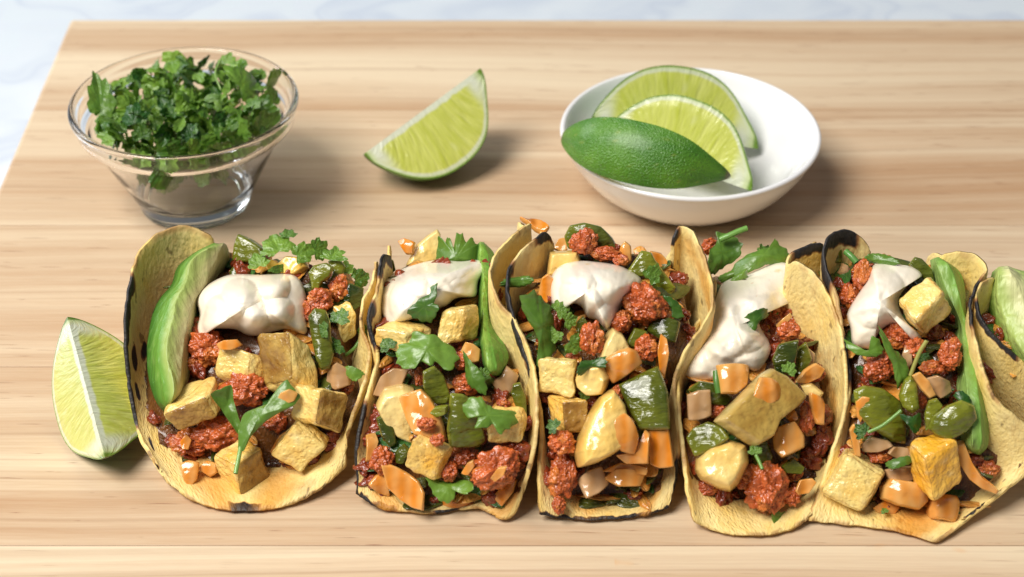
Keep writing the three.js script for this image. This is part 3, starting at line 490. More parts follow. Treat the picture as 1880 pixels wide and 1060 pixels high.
const SH = {
  onion: (amber) => (x, y, r, side, s, xx) => { const st = 0.5 + 0.5 * Math.sin(x * 16 + 2 * N2(x, y, s, 1)); let c = mixc([0.82, 0.45, 0.12], [0.82, 0.25, 0.012], clamp(amber + 0.6 * N2(x, y, s, 1.2))); c = mixc(c, [0.86, 0.56, 0.22], st * 0.35); c = mixc(c, [0.60, 0.19, 0.015], (1 - sstep(0.15, 0.8, r)) * 0.35); c = mixc(c, [0.66, 0.21, 0.02], sstep(0.18, 0.5, N2(x, y, s, 2.2)) * 0.55); return mixc(c, [0.88, 0.48, 0.13], sstep(0.86, 0.97, r) * 0.5); },  // paler edge and deeper centre: light through the onion put into its colour
  brownOnion: () => (x, y, r, side, s) => { const st = 0.5 + 0.5 * Math.sin(x * 15 + 2 * N2(x, y, s, 1)); return mixc(mixc([0.44, 0.22, 0.075], [0.62, 0.38, 0.18], clamp(0.5 + N2(x, y, s, 1.6))), [0.72, 0.50, 0.30], st * 0.3); },
  pepper: (dark) => (x, y, r, side, s) => { let c = mixc([0.19, 0.205, 0.014], [0.012, 0.030, 0.004], clamp(dark + 0.85 * N2(x, y, s, 0.9))); c = mixc(c, [0.30, 0.26, 0.02], sstep(0.2, 0.5, N2(x, y, s + 3, 1.6)) * (1 - dark) * 0.6); return mixc(c, [0.28, 0.30, 0.04], sstep(0.93, 0.99, r) * 0.5); },
  skin: () => (x, y, r, side, s) => { const e = sstep(0.86, 0.98, r); let c = mixc([0.55, 0.37, 0.085], [0.40, 0.23, 0.04], clamp(0.5 + 1.3 * N2(x, y, s, 1.5))); const crack = 1 - sstep(0.0, 0.07, Math.abs(N2(x, y, s, 3.2))); c = mixc(c, [0.30, 0.15, 0.03], crack * 0.5); c = mixc(c, [0.09, 0.04, 0.012], sstep(0.3, 0.42, N2(x, y, s + 5, 4)) * 0.8); return mixc(c, [0.72, 0.58, 0.24], e * 0.5); },
  flesh: (amber = 0.3) => (x, y, r, side, s) => { let c = mixc([0.90, 0.725, 0.30], [0.88, 0.46, 0.03], clamp(amber + 0.7 * N2(x, y, s, 0.9))); c = mixc(c, [0.50, 0.26, 0.05], sstep(0.25, 0.5, N2(x, y, s, 3)) * 0.35); return mixc(c, [0.60, 0.36, 0.08], sstep(0.85, 1, r) * 0.4); },
};
const piece = (mesh, name, label, category, group) => tag(mesh, name, label, category, group);
function onion(T, out, label, o = {}) {
  if (o.c) out = [[-.9, -.6], [-.2, -1], [.8, -.7], [1, .1], [.7, .9], [-.3, 1], [-1, .4]].map(([x, y]) => [o.c[0] + x * o.c[2], o.c[1] + y * o.c[3]]);
  return piece(new THREE.Mesh(slabGeo(T, out, { th: 0.2, lift: 0.45, dome: 0.0, cu: [-0.45, 0.35, -0.1, -0.5][serial % 4], cv: [0, -0.4, -0.45, 0.1][(serial >> 1) % 4], rough: 0.1, edge: 0.09, sharp: 1, ...o, shade: o.brown ? SH.brownOnion() : SH.onion((o.amber ?? 0.5) + 0.1) }), M.onion), 'onion_piece', label, 'onion');
}
const pepper = (T, out, label, o = {}) => piece(new THREE.Mesh(slabGeo(T, out, { th: 0.26, lift: 0.45, dome: 0.08, cu: [-0.3, 0.2, -0.35, 0.1][serial % 4], rough: 0.2, rf: 0.75, edge: 0.14, sharp: 1, ...o, shade: SH.pepper(o.dark ?? 0.35) }), M.pepper), 'pepper_piece', label, 'green pepper');
const chunk = (T, out, label, o = {}) => piece(new THREE.Mesh(slabGeo(T, out, { th: 1.1, lift: 0.3, dome: 0.05, rough: 0.2, rf: 1.2, edge: 0.22, K: 20, sharp: 1, ...o, shade: o.skin ? SH.skin() : SH.flesh(o.amber) }), M.potato), 'potato_chunk', label, 'potato');
// a potato cube from its near corner and the ends of the three edges that leave it
function potato(T, v0, a, b, c, label, { skin = '', lift = 0.15, amber = 0.22, round = 0.16, seed } = {}) {
  seed = seed ?? ++serial; const R = rng(seed + 40);
  const cx = v0[0] + (a[0] + b[0] + c[0] - 3 * v0[0]) / 2, cy = v0[1] + (a[1] + b[1] + c[1] - 3 * v0[1]) / 2, B = onBed(T, cx, cy), cm = B.dist / FPX;
  const E = [a, b, c].map((p) => [(p[0] - v0[0]) * cm, -(p[1] - v0[1]) * cm]), dot = (p, q) => p[0] * q[0] + p[1] * q[1];
  const ab = dot(E[0], E[1]), ac = dot(E[0], E[2]), bc = dot(E[1], E[2]), len = E.map((e) => Math.hypot(...e)), m = (x) => Math.min(x, -0.02 * len[0] * len[1]);
  const A = m(ab), Cc = m(ac), Bc = m(bc), typ = (len[0] + len[1] + len[2]) / 3, lim = (z, l) => clamp(z, 0.12, Math.sqrt(Math.max(0.05, Math.pow(Math.max(typ * 1.25, l * 1.05), 2) - l * l)));
  const z = [lim(Math.sqrt(-A * Cc / Bc), len[0]), lim(Math.sqrt(-A * Bc / Cc), len[1]), lim(Math.sqrt(-Cc * Bc / A), len[2])];
  const back = FWD, vec = E.map((e, i) => V(0, 0, 0).addScaledVector(RGT, e[0]).addScaledVector(UPV, e[1]).addScaledVector(back, z[i]));
  const half = (z[0] + z[1] + z[2]) / 2, mid = CAM.clone().addScaledVector(B.d, B.dist - lift), o = mid.clone().sub(vec[0].clone().add(vec[1]).add(vec[2]).multiplyScalar(0.5));
  const n = 18, pos = [], uv = [], colr = [], idx = [], jit = Array.from({ length: 8 }, () => [R() - 0.5, R() - 0.5, R() - 0.5].map((q) => q * 0.3));
  const faces = [[0, 1, 2, 0], [0, 1, 2, 1], [1, 2, 0, 0], [1, 2, 0, 1], [0, 2, 1, 0], [0, 2, 1, 1]];   // two running axes, fixed axis, its end
  const sk = { ab: 2, bc: 0, ac: 1 };
  const skins = skin.split(' ').filter(Boolean).map((s) => sk[s]);
  for (const [p, q, fx, end] of faces) {
    const base = pos.length / 3, isSkin = end === 0 && skins.includes(fx);
    for (let i = 0; i <= n; i++) for (let j = 0; j <= n; j++) {
      const s = [0, 0, 0]; const ea = (k) => { const t = k / n * 2 - 1; return Math.sign(t) * (1 - Math.pow(1 - Math.abs(t), 1.5)); };
      s[p] = ea(i); s[q] = ea(j); s[fx] = end * 2 - 1;
      const inn = s.map((t) => clamp(t, -1 + round * 2, 1 - round * 2)), d = s.map((t, k) => t - inn[k]), dl = Math.hypot(...d) || 1, rr = round * 2;
      const w = inn.map((t, k) => t + d[k] / dl * Math.min(dl, rr)), u01 = w.map((t) => (t + 1) / 2);
      for (let k = 0; k < 8; k++) { const wt = (k & 1 ? u01[0] : 1 - u01[0]) * (k & 2 ? u01[1] : 1 - u01[1]) * (k & 4 ? u01[2] : 1 - u01[2]); for (let e = 0; e < 3; e++) w[e] += jit[k][e] * wt; }
      const P = o.clone(); for (let k = 0; k < 3; k++) P.addScaledVector(vec[k], (w[k] + 1) / 2);
      const out = P.clone().sub(mid).normalize(), nn = 0.2 * fbm(P.x * 1.2 + seed, P.y * 1.2, P.z * 1.2, 3) + 0.05 * fbm(P.x * 5, P.y * 5 + seed, P.z * 5, 2); P.addScaledVector(out, nn);
      pos.push(P.x, Math.max(0.2, P.y), P.z); uv.push((s[p] * 0.5 + 0.5) * vec[p].length() + seed * 0.31 + fx, (s[q] * 0.5 + 0.5) * vec[q].length());
      const edge = Math.max(Math.abs(s[p]), Math.abs(s[q])), b1 = fbm(P.x * 1.1 + seed, P.y * 1.1, P.z * 1.1, 3), b2 = fbm(P.x * 4 + seed, P.y * 4, P.z * 4, 2), b3 = fbm(P.x * 7, P.y * 7 + seed, P.z * 7, 2);
      let cc;
      if (isSkin) { cc = mixc([0.52, 0.32, 0.07], [0.27, 0.125, 0.02], clamp(0.5 + 1.6 * b1 + 0.9 * b2)); cc = mixc(cc, [0.09, 0.035, 0.01], sstep(0.2, 0.4, b2 + 0.3 * b3) * 0.8); cc = mixc(cc, [0.66, 0.48, 0.15], sstep(0.12, 0.35, -b1 - 0.2 * b2) * 0.6); }
      else { cc = mixc([0.90, 0.71, 0.25], [0.86, 0.43, 0.03], clamp(amber + 1.1 * b1)); cc = mixc(cc, [0.62, 0.31, 0.045], sstep(0.78, 1.0, edge + 0.5 * b2 + 0.2 * b1) * 0.5); cc = mixc(cc, [0.88, 0.78, 0.46], sstep(0.1, 0.4, b2) * 0.3); cc = mixc(cc, [0.40, 0.18, 0.03], sstep(0.34, 0.46, b3) * 0.5); }
      colr.push(...cc);
    }
    for (let i = 0; i < n; i++) for (let j = 0; j < n; j++) { const k = base + i * (n + 1) + j; end ? idx.push(k, k + n + 1, k + 1, k + 1, k + n + 1, k + n + 2) : idx.push(k, k + 1, k + n + 1, k + 1, k + n + 2, k + n + 1); }
  }
  let g = geo(pos, idx, uv, colr); g.deleteAttribute('normal');
  // one skin over the cube's edges: shared places get one normal
  const w = mergeVertices(new THREE.BufferGeometry().setAttribute('position', g.attributes.position).setIndex(g.index), 1e-4);
  const det = vec[0].clone().cross(vec[1]).dot(vec[2]);
  if (det < 0) { const ix = g.index.array; for (let i = 0; i < ix.length; i += 3) { const t = ix[i]; ix[i] = ix[i + 1]; ix[i + 1] = t; } }
  g.computeVertexNormals();
  const P = g.attributes.position, Nn = g.attributes.normal, acc = {};
  for (let i = 0; i < P.count; i++) { const k = Math.round(P.getX(i) * 2e3) + '/' + Math.round(P.getY(i) * 2e3) + '/' + Math.round(P.getZ(i) * 2e3); (acc[k] ??= []).push(i); }
  for (const list of Object.values(acc)) if (list.length > 1) { const s = V(0, 0, 0); for (const i of list) s.add(V(Nn.getX(i), Nn.getY(i), Nn.getZ(i))); s.normalize(); for (const i of list) Nn.setXYZ(i, s.x, s.y, s.z); }
  return piece(new THREE.Mesh(g, M.potato), 'potato_cube', label, 'potato');
}
// a crumbly lump of chorizo: many small grains grown together
function chorizo(T, x, y, rx, ry, label, { rot = 0, lift = 0.3, dark = 0.4, seed } = {}) {
  seed = seed ?? ++serial; const R = rng(seed + 300), B = onBed(T, x, y), cm = B.dist / FPX, o = B.p.clone().addScaledVector(B.d, -lift), a = rx * cm, b = ry * cm, dz = Math.min(a, b) * 0.9;
  const grains = [], n = 30; for (let i = 0; i < n; i++) { const u = R() * 2 - 1, ph = R() * 6.283, s = Math.sqrt(1 - u * u), r = 0.35 + 0.42 * R(); grains.push([s * Math.cos(ph) * r, s * Math.sin(ph) * r, u * r * 0.9, 0.16 + 0.36 * R() * R() + (r < 0.55 ? 0.16 : 0), R()]); }
  grains.push([0.1, 0.05, 0, 0.66, 0.5], [-0.25, -0.1, 0.1, 0.5, 0.4]);
  const wx = R() * 20;
  const g0 = new THREE.IcosahedronGeometry(1, 22); g0.deleteAttribute('normal'); g0.deleteAttribute('uv'); const g = mergeVertices(g0, 1e-5), P = g.attributes.position, colr = [], uv = [], cr = Math.cos(rot), sr = Math.sin(rot);
  for (let i = 0; i < P.count; i++) {
    const d0 = V(P.getX(i), P.getY(i), P.getZ(i)).normalize(), d = V(d0.x + 0.34 * fbm(d0.x * 3.2 + wx, d0.y * 3.2, d0.z * 3.2, 3), d0.y + 0.34 * fbm(d0.x * 3.2, d0.y * 3.2 + wx, d0.z * 3.2, 3), d0.z + 0.34 * fbm(d0.x * 3.2, d0.y * 3.2, d0.z * 3.2 + wx, 3)).normalize(); let best = 0, who = 0, second = 0;
    for (let k = 0; k < grains.length; k++) { const [gx, gy, gz, gr] = grains[k], m = d.x * gx + d.y * gy + d.z * gz, q = gx * gx + gy * gy + gz * gz - gr * gr, D = m * m - q; if (D > 0) { const t = m + Math.sqrt(D); if (t > best) { second = best; best = t; who = k; } else if (t > second) second = t; } }
    const fine = 0.5 * fbm(d0.x * 2.2 + seed, d0.y * 2.2, d0.z * 2.2, 4) + 0.13 * fbm(d0.x * 11, d0.y * 11 + seed, d0.z * 11, 3); const rad = Math.max(0.5, best * 0.6 + 0.36) + fine;
    const lx = d0.x * rad * a, ly = d0.y * rad * b, lz = d0.z * rad * dz, X = lx * cr - ly * sr, Y = lx * sr + ly * cr;
    const p = o.clone().addScaledVector(RGT, X).addScaledVector(UPV, Y).addScaledVector(FWD, -lz); P.setXYZ(i, p.x, Math.max(0.2, p.y), p.z); uv.push(X * 0.5, Y * 0.5 + lz * 0.3);
    const t = grains[who][4]; let c = mixc([0.64, 0.14, 0.028], [0.27, 0.038, 0.009], clamp(dark + 0.5 * (t - 0.5) + 0.8 * fbm(d0.x * 3, d0.y * 3, d0.z * 3 + seed, 3)));
    c = mixc(c, [0.70, 0.22, 0.04], sstep(0.62, 0.9, t) * 0.75); c = mixc(c, [0.10, 0.022, 0.010], sstep(0.12, 0.4, fbm(d0.x * 2.4, d0.y * 2.4 + seed, d0.z * 2.4, 3)) * 0.4); c = mixc(c, [0.66, 0.30, 0.14], sstep(0.2, 0.45, fbm(d.x * 7 + seed, d.y * 7, d.z * 7, 2)) * 0.5);
    colr.push(...mixc(c, [0.055, 0.008, 0.004], (1 - sstep(0.0, 0.05, best - second)) * 0.3));  // colour darkened along the creases where grains meet
  }
  g.setAttribute('uv', new THREE.Float32BufferAttribute(uv, 2)); g.setAttribute('color', new THREE.Float32BufferAttribute(colr, 3)); g.computeVertexNormals();
  return piece(new THREE.Mesh(g, M.chorizo), 'chorizo_crumble', label, 'chorizo');
}
// a spoonful of sauce that sags over what lies beneath
function dollop(T, out, label, { th = 0.55, lift = 0.35, c0, swirl = 0.2, drip = 0, specks = 0.5, seed = 1, yellow = 0, lump = 0.42, puff = 0.4 } = {}) {
  const n = 128, K = 44, c = c0 ?? centre(out), ring = smoothRing(out, n),
    soften = (() => { for (let it = 0; it < 6; it++) { const q = ring.map((p) => p.slice()); for (let i = 0; i < n; i++) for (const e of [0, 1]) ring[i][e] = (q[(i + n - 1) % n][e] + q[i][e] * 2 + q[(i + 1) % n][e]) / 4; } })(), pos = [], idx = [], uv = [], colr = [], cache = [];
  const RB = rng(Math.round(seed * 100)), blobs = Array.from({ length: 9 }, () => { const i = Math.floor(RB() * n), f = 0.15 + 0.6 * RB(); return [mix(c[0], ring[i][0], f) / 52, mix(c[1], ring[i][1], f) / 52, 0.45 + 0.5 * RB()]; });
  const dists = []; const pd = (px, py) => onBed(T, px, py);
  for (let k = 0; k <= K; k++) for (let i = 0; i < (k ? n : 1); i++) { const f = k / K; dists.push(pd(mix(c[0], ring[i][0], f), mix(c[1], ring[i][1], f)).dist); }
  const id = (k, i) => (k ? 1 + (k - 1) * n + ((i % n) + n) % n : 0);
  for (let it = 0; it < 160; it++) { const cp = dists.slice(); for (let k = 1; k <= K; k++) for (let i = 0; i < n; i++) { const o = id(k, i); dists[o] = (cp[o] * 2 + cp[id(k, i + 1)] + cp[id(k, i - 1)] + cp[id(k - 1, i)] + cp[id(Math.min(K, k + 1), i)]) / 6; } }
  for (const side of [1, -1]) for (let k = 0; k <= K; k++) for (let i = 0; i < (k ? n : 1); i++) {
    const f = k / K, px = mix(c[0], ring[i][0], f), py = mix(c[1], ring[i][1], f), d = sight(px, py), x = px / 52, y = py / 52;
    const w1 = 0.8 * fbm(x * 0.8 + seed, y * 0.8, 2, 2), w2 = 0.8 * fbm(x * 0.8, y * 0.8 + seed, 5, 2);
    const fold = 1 - Math.sqrt(Math.pow(fbm(x * 0.75 + w1, y * 1.05 + w2, seed, 2), 2) + 0.02) * 2.6, soft = fbm(x * 0.9 + seed, y * 0.9, 7, 2);
    const edge = Math.sqrt(Math.max(0, 1 - Math.pow(f, 2.6)));
    let h = side > 0 ? edge * (th * (0.9 + 0.4 * (1 - f * f)) + swirl * (fold - 0.4) * Math.min(1, (1 - f) * 5) + lump * 0.5 * soft + puff * Math.pow(blobs.reduce((m, [bx, by, br]) => Math.max(m, 1 - ((x - bx) ** 2 + (y - by) ** 2) / br / br), 0), 0.8) + 0.08 * fbm(x * 2.6, y * 2.6, seed, 2)) + lift : lift - 0.25 * edge;
    const p = CAM.clone().addScaledVector(d, dists[id(k, i)] - h); p.y += 0.0; pos.push(p.x, p.y, p.z); uv.push(x, y);
    const sp = sstep(0.40, 0.48, fbm(x * 6.5 + seed * 3, y * 6.5, 4, 2)), oil = sstep(0.33, 0.42, fbm(x * 1.8 + seed, y * 2.4, 14, 3)) * specks * sstep(0.45, 0.8, f) * yellow;
    let cc = mixc([0.98, 0.92, 0.79], [0.96, 0.84, 0.63], clamp(0.3 + 0.8 * fbm(x * 0.9, y * 0.9 + seed, 6, 2) + 0.25 * f));
    cc = mixc(cc, [0.72, 0.24, 0.08], sp * 0.55); cc = mixc(cc, [0.85, 0.46, 0.02], oil); colr.push(...cc);
  }
  const half = 1 + K * n;
  let area = 0; for (let i = 0; i < n; i++) { const [x0, y0] = ring[i], [x1, y1] = ring[(i + 1) % n]; area += x0 * y1 - x1 * y0; }
  for (const s of [0, half]) for (let k = 0; k < K; k++) for (let i = 0; i < n; i++) { const a = s + id(k, i), b = s + id(k, i + 1), d = s + id(k + 1, i), e = s + id(k + 1, i + 1); const tr = k ? [a, d, b, b, d, e] : [a, d, e]; if ((s > 0) !== (area > 0)) tr.reverse(); idx.push(...tr); }
  for (let i = 0; i < n; i++) { const a = id(K, i), b = id(K, i + 1); const tr = [a, half + a, b, b, half + a, half + b]; if (area > 0) tr.reverse(); idx.push(...tr); }
  return piece(new THREE.Mesh(geo(pos, idx, uv, colr), M.sauce), 'sauce_dollop', label, 'sauce');
}
// an avocado slice: a bank of lines along its length; [places, lift, colour]
function avocado(T, lines, label, { seed = 1, thick = 0.9, bump = 0.13 } = {}) {
  const n = 70, cr = lines.map((l) => new THREE.CatmullRomCurve3(l[0].map(([x, y]) => V(x, y, 0)), false, 'centripetal')), pos = [], uv = [], colr = [], idx = [], SUB = 12, rows = [];
  const base = Array.from({ length: n + 1 }, (_, i) => { const m = cr[Math.floor(lines.length / 2)].getPointAt(i / n); return onBed(T, m.x, m.y).dist; });
  for (let it = 0; it < 20; it++) for (let i = 1; i < n; i++) base[i] = (base[i - 1] + base[i] * 2 + base[i + 1]) / 4;
  for (let i = 0; i <= n; i++) {
    const row = [], t = i / n, cap = Math.min(1, Math.min(t, 1 - t) * 14), e = Math.sqrt(Math.max(0, 1 - Math.pow(1 - cap, 2)));
    const P = cr.map((c, k) => { const q = c.getPointAt(t); return [q.x, q.y, lines[k][1] * (0.35 + 0.65 * e), lines[k][2]]; });
    for (let k = 0; k < P.length - 1; k++) for (let s = 0; s < SUB; s++) row.push([0, 1, 2].map((q) => mix(P[k][q], P[k + 1][q], s / SUB)).concat([mixc(P[k][3], P[k + 1][3], sstep(0.1, 0.9, s / SUB)), k + s / SUB]));
    row.push([...P[P.length - 1].slice(0, 3), P[P.length - 1][3], P.length - 1]);
    const front = row.slice(), last = front[front.length - 1], first = front[0];
    for (let s = 1; s <= SUB; s++) { const f = s / (SUB + 1), b = -thick * Math.sin(f * Math.PI); row.push([mix(last[0], first[0], f), mix(last[1], first[1], f), mix(last[2], first[2], f) + b, lines[0][2], -1]); }
    rows.push(row.map(([x, y, l, c, k], j) => {
      const d = sight(x, y), q = CAM.clone().addScaledVector(d, base[i] - l), nn = bump * (k < 0 ? 0.3 : 1) * (0.8 * fbm(q.x * 2.6 + seed, q.y * 2.6, q.z * 2.6, 3) + 0.8 * fbm(q.x * 7, q.y * 7 + seed, q.z * 7, 2)) * (k > 1.15 ? 0.35 : 1);
      q.addScaledVector(d, -nn); q.y = Math.max(0.22, q.y); pos.push(q.x, q.y, q.z); uv.push(q.x * 0.5, q.z * 0.5 + q.y * 0.3);
      const b = fbm(q.x * 3.4 + seed, q.y * 3.4, q.z * 3.4, 3); colr.push(...mixc(mixc(c, [0.07, 0.20, 0.02], sstep(0.15, 0.5, b) * 0.3), [0.50, 0.58, 0.2], sstep(0.1, 0.5, -b) * 0.22)); return j;
    }));
  }
  const w = rows[0].length; for (let i = 0; i < n; i++) for (let j = 0; j < w; j++) { const a = i * w + j, b = i * w + (j + 1) % w; idx.push(a, a + w, b, b, a + w, b + w); }
  for (const r of [0, n]) { const c = pos.length / 3, m = [0, 0, 0]; for (let j = 0; j < w; j++) for (let q = 0; q < 3; q++) m[q] += pos[(r * w + j) * 3 + q] / w; pos.push(...m); uv.push(0, 0); colr.push(...lines[0][2]); for (let j = 0; j < w; j++) r ? idx.push(c, r * w + (j + 1) % w, r * w + j) : idx.push(c, j, (j + 1) % w); }
  return piece(new THREE.Mesh(geo(pos, idx, uv, colr), M.avocado), 'avocado_slice', label, 'avocado');
}
// a cilantro leaf lying on the filling: place, size in the photograph, turn and tilt, shape
function leaf(T, x, y, r, turn, tilt, label, o = {}, stem) {
  const seed = ++serial + 500, B = onBed(T, x, y), cm = B.dist / FPX, p = B.p.clone().addScaledVector(B.d, -(o.lift ?? 0.55)), g = bladeGeo(seed, { wave: 0.12, ...o });
  g.scale(r * cm, r * cm, r * cm).applyMatrix4(seen(tilt[0] * Math.PI / 180, tilt[1] * Math.PI / 180, turn * Math.PI / 180));
  if (!stem) { const m = new THREE.Mesh(g, M.leaf); m.position.copy(p); return piece(m, 'cilantro_leaf', label, 'cilantro'); }
  const t = thing('cilantro_leaf', label, 'cilantro'); t.position.copy(p); part(t, 'blade', g, M.leaf);
  part(t, 'stem', tubeGeo(stem.map(([sx, sy, l]) => { const q = onBed(T, sx, sy), d = sight(sx, sy); return CAM.clone().addScaledVector(d, B.dist - (l ?? 0.55)).sub(p); }), 0.055, [0.16, 0.32, 0.06]), M.stem); return t;
}
// a leaf whose outline one can follow: a curled sheet of leaf thickness
function sheetGeo(T, out, o = {}) {
  const tone = o.tone ?? 0.5, dark = [0.020, 0.105, 0.008], lite = [0.27, 0.48, 0.055];
  return slabGeo(T, out, { th: 0.03, lift: 0.6, dome: 0.1, cu: [-0.5, 0.4, -0.3, 0.55][serial % 4], cv: [0.2, -0.3][serial % 2], rough: 0.24, rf: 1.1, edge: 0.06, n: 112, K: 12, teeth: 0.09, ...o, shade: (x, y, r, s, sd, xx, yy) => { const vein = Math.pow(Math.abs(Math.cos(Math.atan2(yy, xx) * 3 + sd)), 20) * 0.22 * (1 - r); return mixc(dark, lite, clamp(tone + vein + 0.3 * N2(x, y, sd, 1.1))); } });
}
const sheet = (T, out, label, o = {}) => piece(new THREE.Mesh(sheetGeo(T, out, o), M.leaf), 'cilantro_leaf', label, 'cilantro');
function stalk(T, pts, label, { r = 0.07, c = [0.13, 0.27, 0.045], lift = 0.7 } = {}) {
  const d0 = onBed(T, ...pts[0].slice(0, 2)).dist, P = pts.map(([x, y, l]) => CAM.clone().addScaledVector(sight(x, y), d0 - (l ?? lift))); return piece(new THREE.Mesh(tubeGeo(P, r, c), M.stem), 'cilantro_stalk', label, 'cilantro');
}

// ---------------------------------------------------------------- leftmost taco
const GRN = [0.13, 0.30, 0.03], PALE = [0.36, 0.36, 0.13], BEIGE = [0.43, 0.385, 0.17], DEEP = [0.05, 0.17, 0.015];
avocado(T1, [
  [[[388, 448], [357, 464], [325, 491], [314, 523], [294, 547], [281, 572], [273, 608], [269, 645], [272, 693], [286, 738], [300, 756]], 0.25, DEEP],
  [[[394, 446], [362, 464], [338, 488], [328, 520], [309, 551], [299, 585], [290, 620], [288, 655], [294, 690], [303, 730], [306, 752]], 1.15, GRN],
  [[[400, 449], [368, 464], [349, 483], [341, 518], [323, 552], [318, 581], [308, 621], [306, 657], [314, 684], [319, 719], [312, 746]], 1.5, [0.34, 0.44, 0.11]],
  [[[410, 446], [400, 470], [386, 500], [374, 525], [356, 552], [345, 590], [338, 630], [334, 670], [332, 695], [328, 722], [316, 744]], 1.25, BEIGE],
  [[[416, 450], [422, 471], [408, 503], [396, 525], [372, 550], [362, 586], [358, 625], [352, 672], [346, 700], [336, 726], [320, 742]], 0.3, PALE],
], 'thick curved avocado slice leaning on the left wall of the leftmost taco', { seed: 1, thick: 0.8 });
dollop(T1, [[358, 550], [372, 530], [398, 513], [426, 503], [472, 505], [512, 503], [536, 504], [551, 514], [559, 532], [563, 555], [560, 580], [565, 606], [559, 616], [530, 604], [500, 610], [474, 617], [452, 616], [436, 606], [410, 604], [385, 606], [366, 622], [360, 600], [368, 578]], 'thick lumpy cream sauce dollop on top of the leftmost taco', { th: 0.95, lift: 0.2, swirl: 0.15, lump: 0.6, puff: 0.75, seed: 1.3, c0: [465, 555] });
potato(T1, [464, 642], [460, 699], [402, 634], [497, 664], 'pale potato cube directly beneath the cream of the leftmost taco, onion shred on it', { lift: 0.35 });
potato(T1, [533, 603], [542, 694], [470, 617], [577, 640], 'large potato cube with brown skin under the right end of the cream, leftmost taco', { lift: 0.6, skin: 'ab' });
potato(T1, [387, 727], [306, 757], [391, 687], [406, 766], 'tilted potato cube touching the lower end of the big avocado slice', { lift: 0.65, skin: 'ac' });
potato(T1, [597, 707], [583, 776], [541, 701], [649, 726], 'potato cube with scorched brown right side against the right wall of the leftmost taco', { lift: 0.5, skin: 'ac' });
potato(T1, [541, 781], [502, 834], [592, 822], [552, 764], 'flat rough potato square at the lower right of the leftmost taco', { lift: 0.55, round: 0.1, amber: 0.15 });
potato(T1, [438, 851], [394, 831], [488, 822], [444, 911], 'yellow potato cube at the front lip of the leftmost taco, under the large leaf', { lift: 0.6, skin: 'bc', amber: 0.45 });
potato(T1, [627, 585], [612, 563], [652, 570], [630, 633], 'partly hidden potato cube near the top right wall of the leftmost taco', { lift: 0.2 });
chunk(T1, [[512, 486], [530, 472], [560, 474], [566, 492], [545, 508], [518, 506]], 'yellow potato bit behind the cream of the leftmost taco', { amber: 0.6, th: 0.5 });
chunk(T1, [[484, 482], [498, 476], [512, 484], [508, 496], [490, 496]], 'tiny orange potato bit beside the green pepper at the back of the leftmost taco', { amber: 0.8, th: 0.4 });
chorizo(T1, 384, 640, 38, 35, 'dark red chorizo lump between the avocado and the upper potato, leftmost taco', { lift: 0.25 });
chorizo(T1, 352, 668, 14, 12, 'small chorizo crumb beside the avocado face in the leftmost taco', { lift: 0.3 });
chorizo(T1, 452, 716, 46, 34, 'chorizo lump in the middle of the leftmost taco above the big leaf', { lift: 0.3 });
chorizo(T1, 500, 702, 22, 16, 'dark chorizo crumb tucked under the skin potato of the leftmost taco', { lift: 0.1, dark: 0.7 });
chorizo(T1, 400, 795, 48, 34, 'wide chorizo lump left of the yellow potato at the lip of the leftmost taco', { lift: 0.35 });
chorizo(T1, 350, 815, 38, 26, 'chorizo crumble at the lower left of the leftmost taco', { lift: 0.3 });
chorizo(T1, 588, 550, 26, 24, 'round chorizo crumb right of the cream in the leftmost taco', { lift: 0.45 });
chorizo(T1, 565, 572, 18, 22, 'chorizo crumb at the right edge of the cream dollop, leftmost taco', { lift: 0.2 });
chorizo(T1, 622, 530, 20, 26, 'chorizo crumb under the herbs at the top right of the leftmost taco', { lift: 0.25 });
chorizo(T1, 505, 775, 24, 22, 'shadowed chorizo crumb behind the rough potato square, leftmost taco', { lift: 0.05, dark: 0.8 });  // its shadow is put into the darker colour
onion(T1, [[393, 633], [410, 625], [432, 624], [441, 635], [425, 643], [402, 642]], 'glossy orange onion shred on the pale potato cube of the leftmost taco', { amber: 0.85, lift: 1.15 });
onion(T1, [[330, 852], [346, 845], [366, 850], [362, 880], [348, 897], [336, 882]], 'striped amber onion petal at the front left lip of the leftmost taco', { amber: 0.6 });
onion(T1, [[366, 862], [380, 846], [396, 850], [400, 868], [384, 876]], 'round amber onion bit left of the yellow front potato, leftmost taco', { amber: 0.7 });
onion(T1, [[507, 737], [515, 721], [531, 714], [546, 722], [541, 736], [520, 744]], 'small pale onion bit lying on the big leaf in the leftmost taco', { amber: 0.25, lift: 1.3 });
onion(T1, [[596, 705], [600, 680], [620, 665], [638, 680], [640, 708], [618, 716]], 'brownish onion bit near the right wall of the leftmost taco', { brown: true, lift: 0.4 });
onion(T1, [[330, 812], [342, 797], [352, 808], [346, 826], [334, 826]], 'orange onion cube on the chorizo at the lower left, leftmost taco', { amber: 0.9, lift: 0.75 });
onion(T1, [[498, 830], [515, 800], [528, 792], [520, 815], [506, 842]], 'thin onion strip behind the rough potato square, leftmost taco', { amber: 0.6, lift: 0.3 });
onion(T1, [[570, 795], [590, 800], [598, 818], [586, 815]], 'orange onion shred above the rough potato square, leftmost taco', { amber: 0.9, lift: 0.5 });
pepper(T1, [[430, 478], [432, 450], [439, 430], [462, 440], [486, 456], [490, 470], [468, 482], [442, 484]], 'olive pepper chunk standing at the very top left of the leftmost taco', { dark: 0.25, lift: 0.2, th: 0.5 });
pepper(T1, [[420, 500], [430, 490], [445, 494], [440, 506], [425, 508]], 'small dark pepper shred behind the cream beside the avocado tip', { dark: 0.6, lift: 0.2 });
pepper(T1, [[566, 502], [576, 488], [600, 483], [613, 492], [606, 510], [591, 520], [586, 534], [573, 533], [570, 515]], 'folded shiny olive pepper piece right of the cream in the leftmost taco', { dark: 0.15, lift: 0.7, dome: 0.15 });
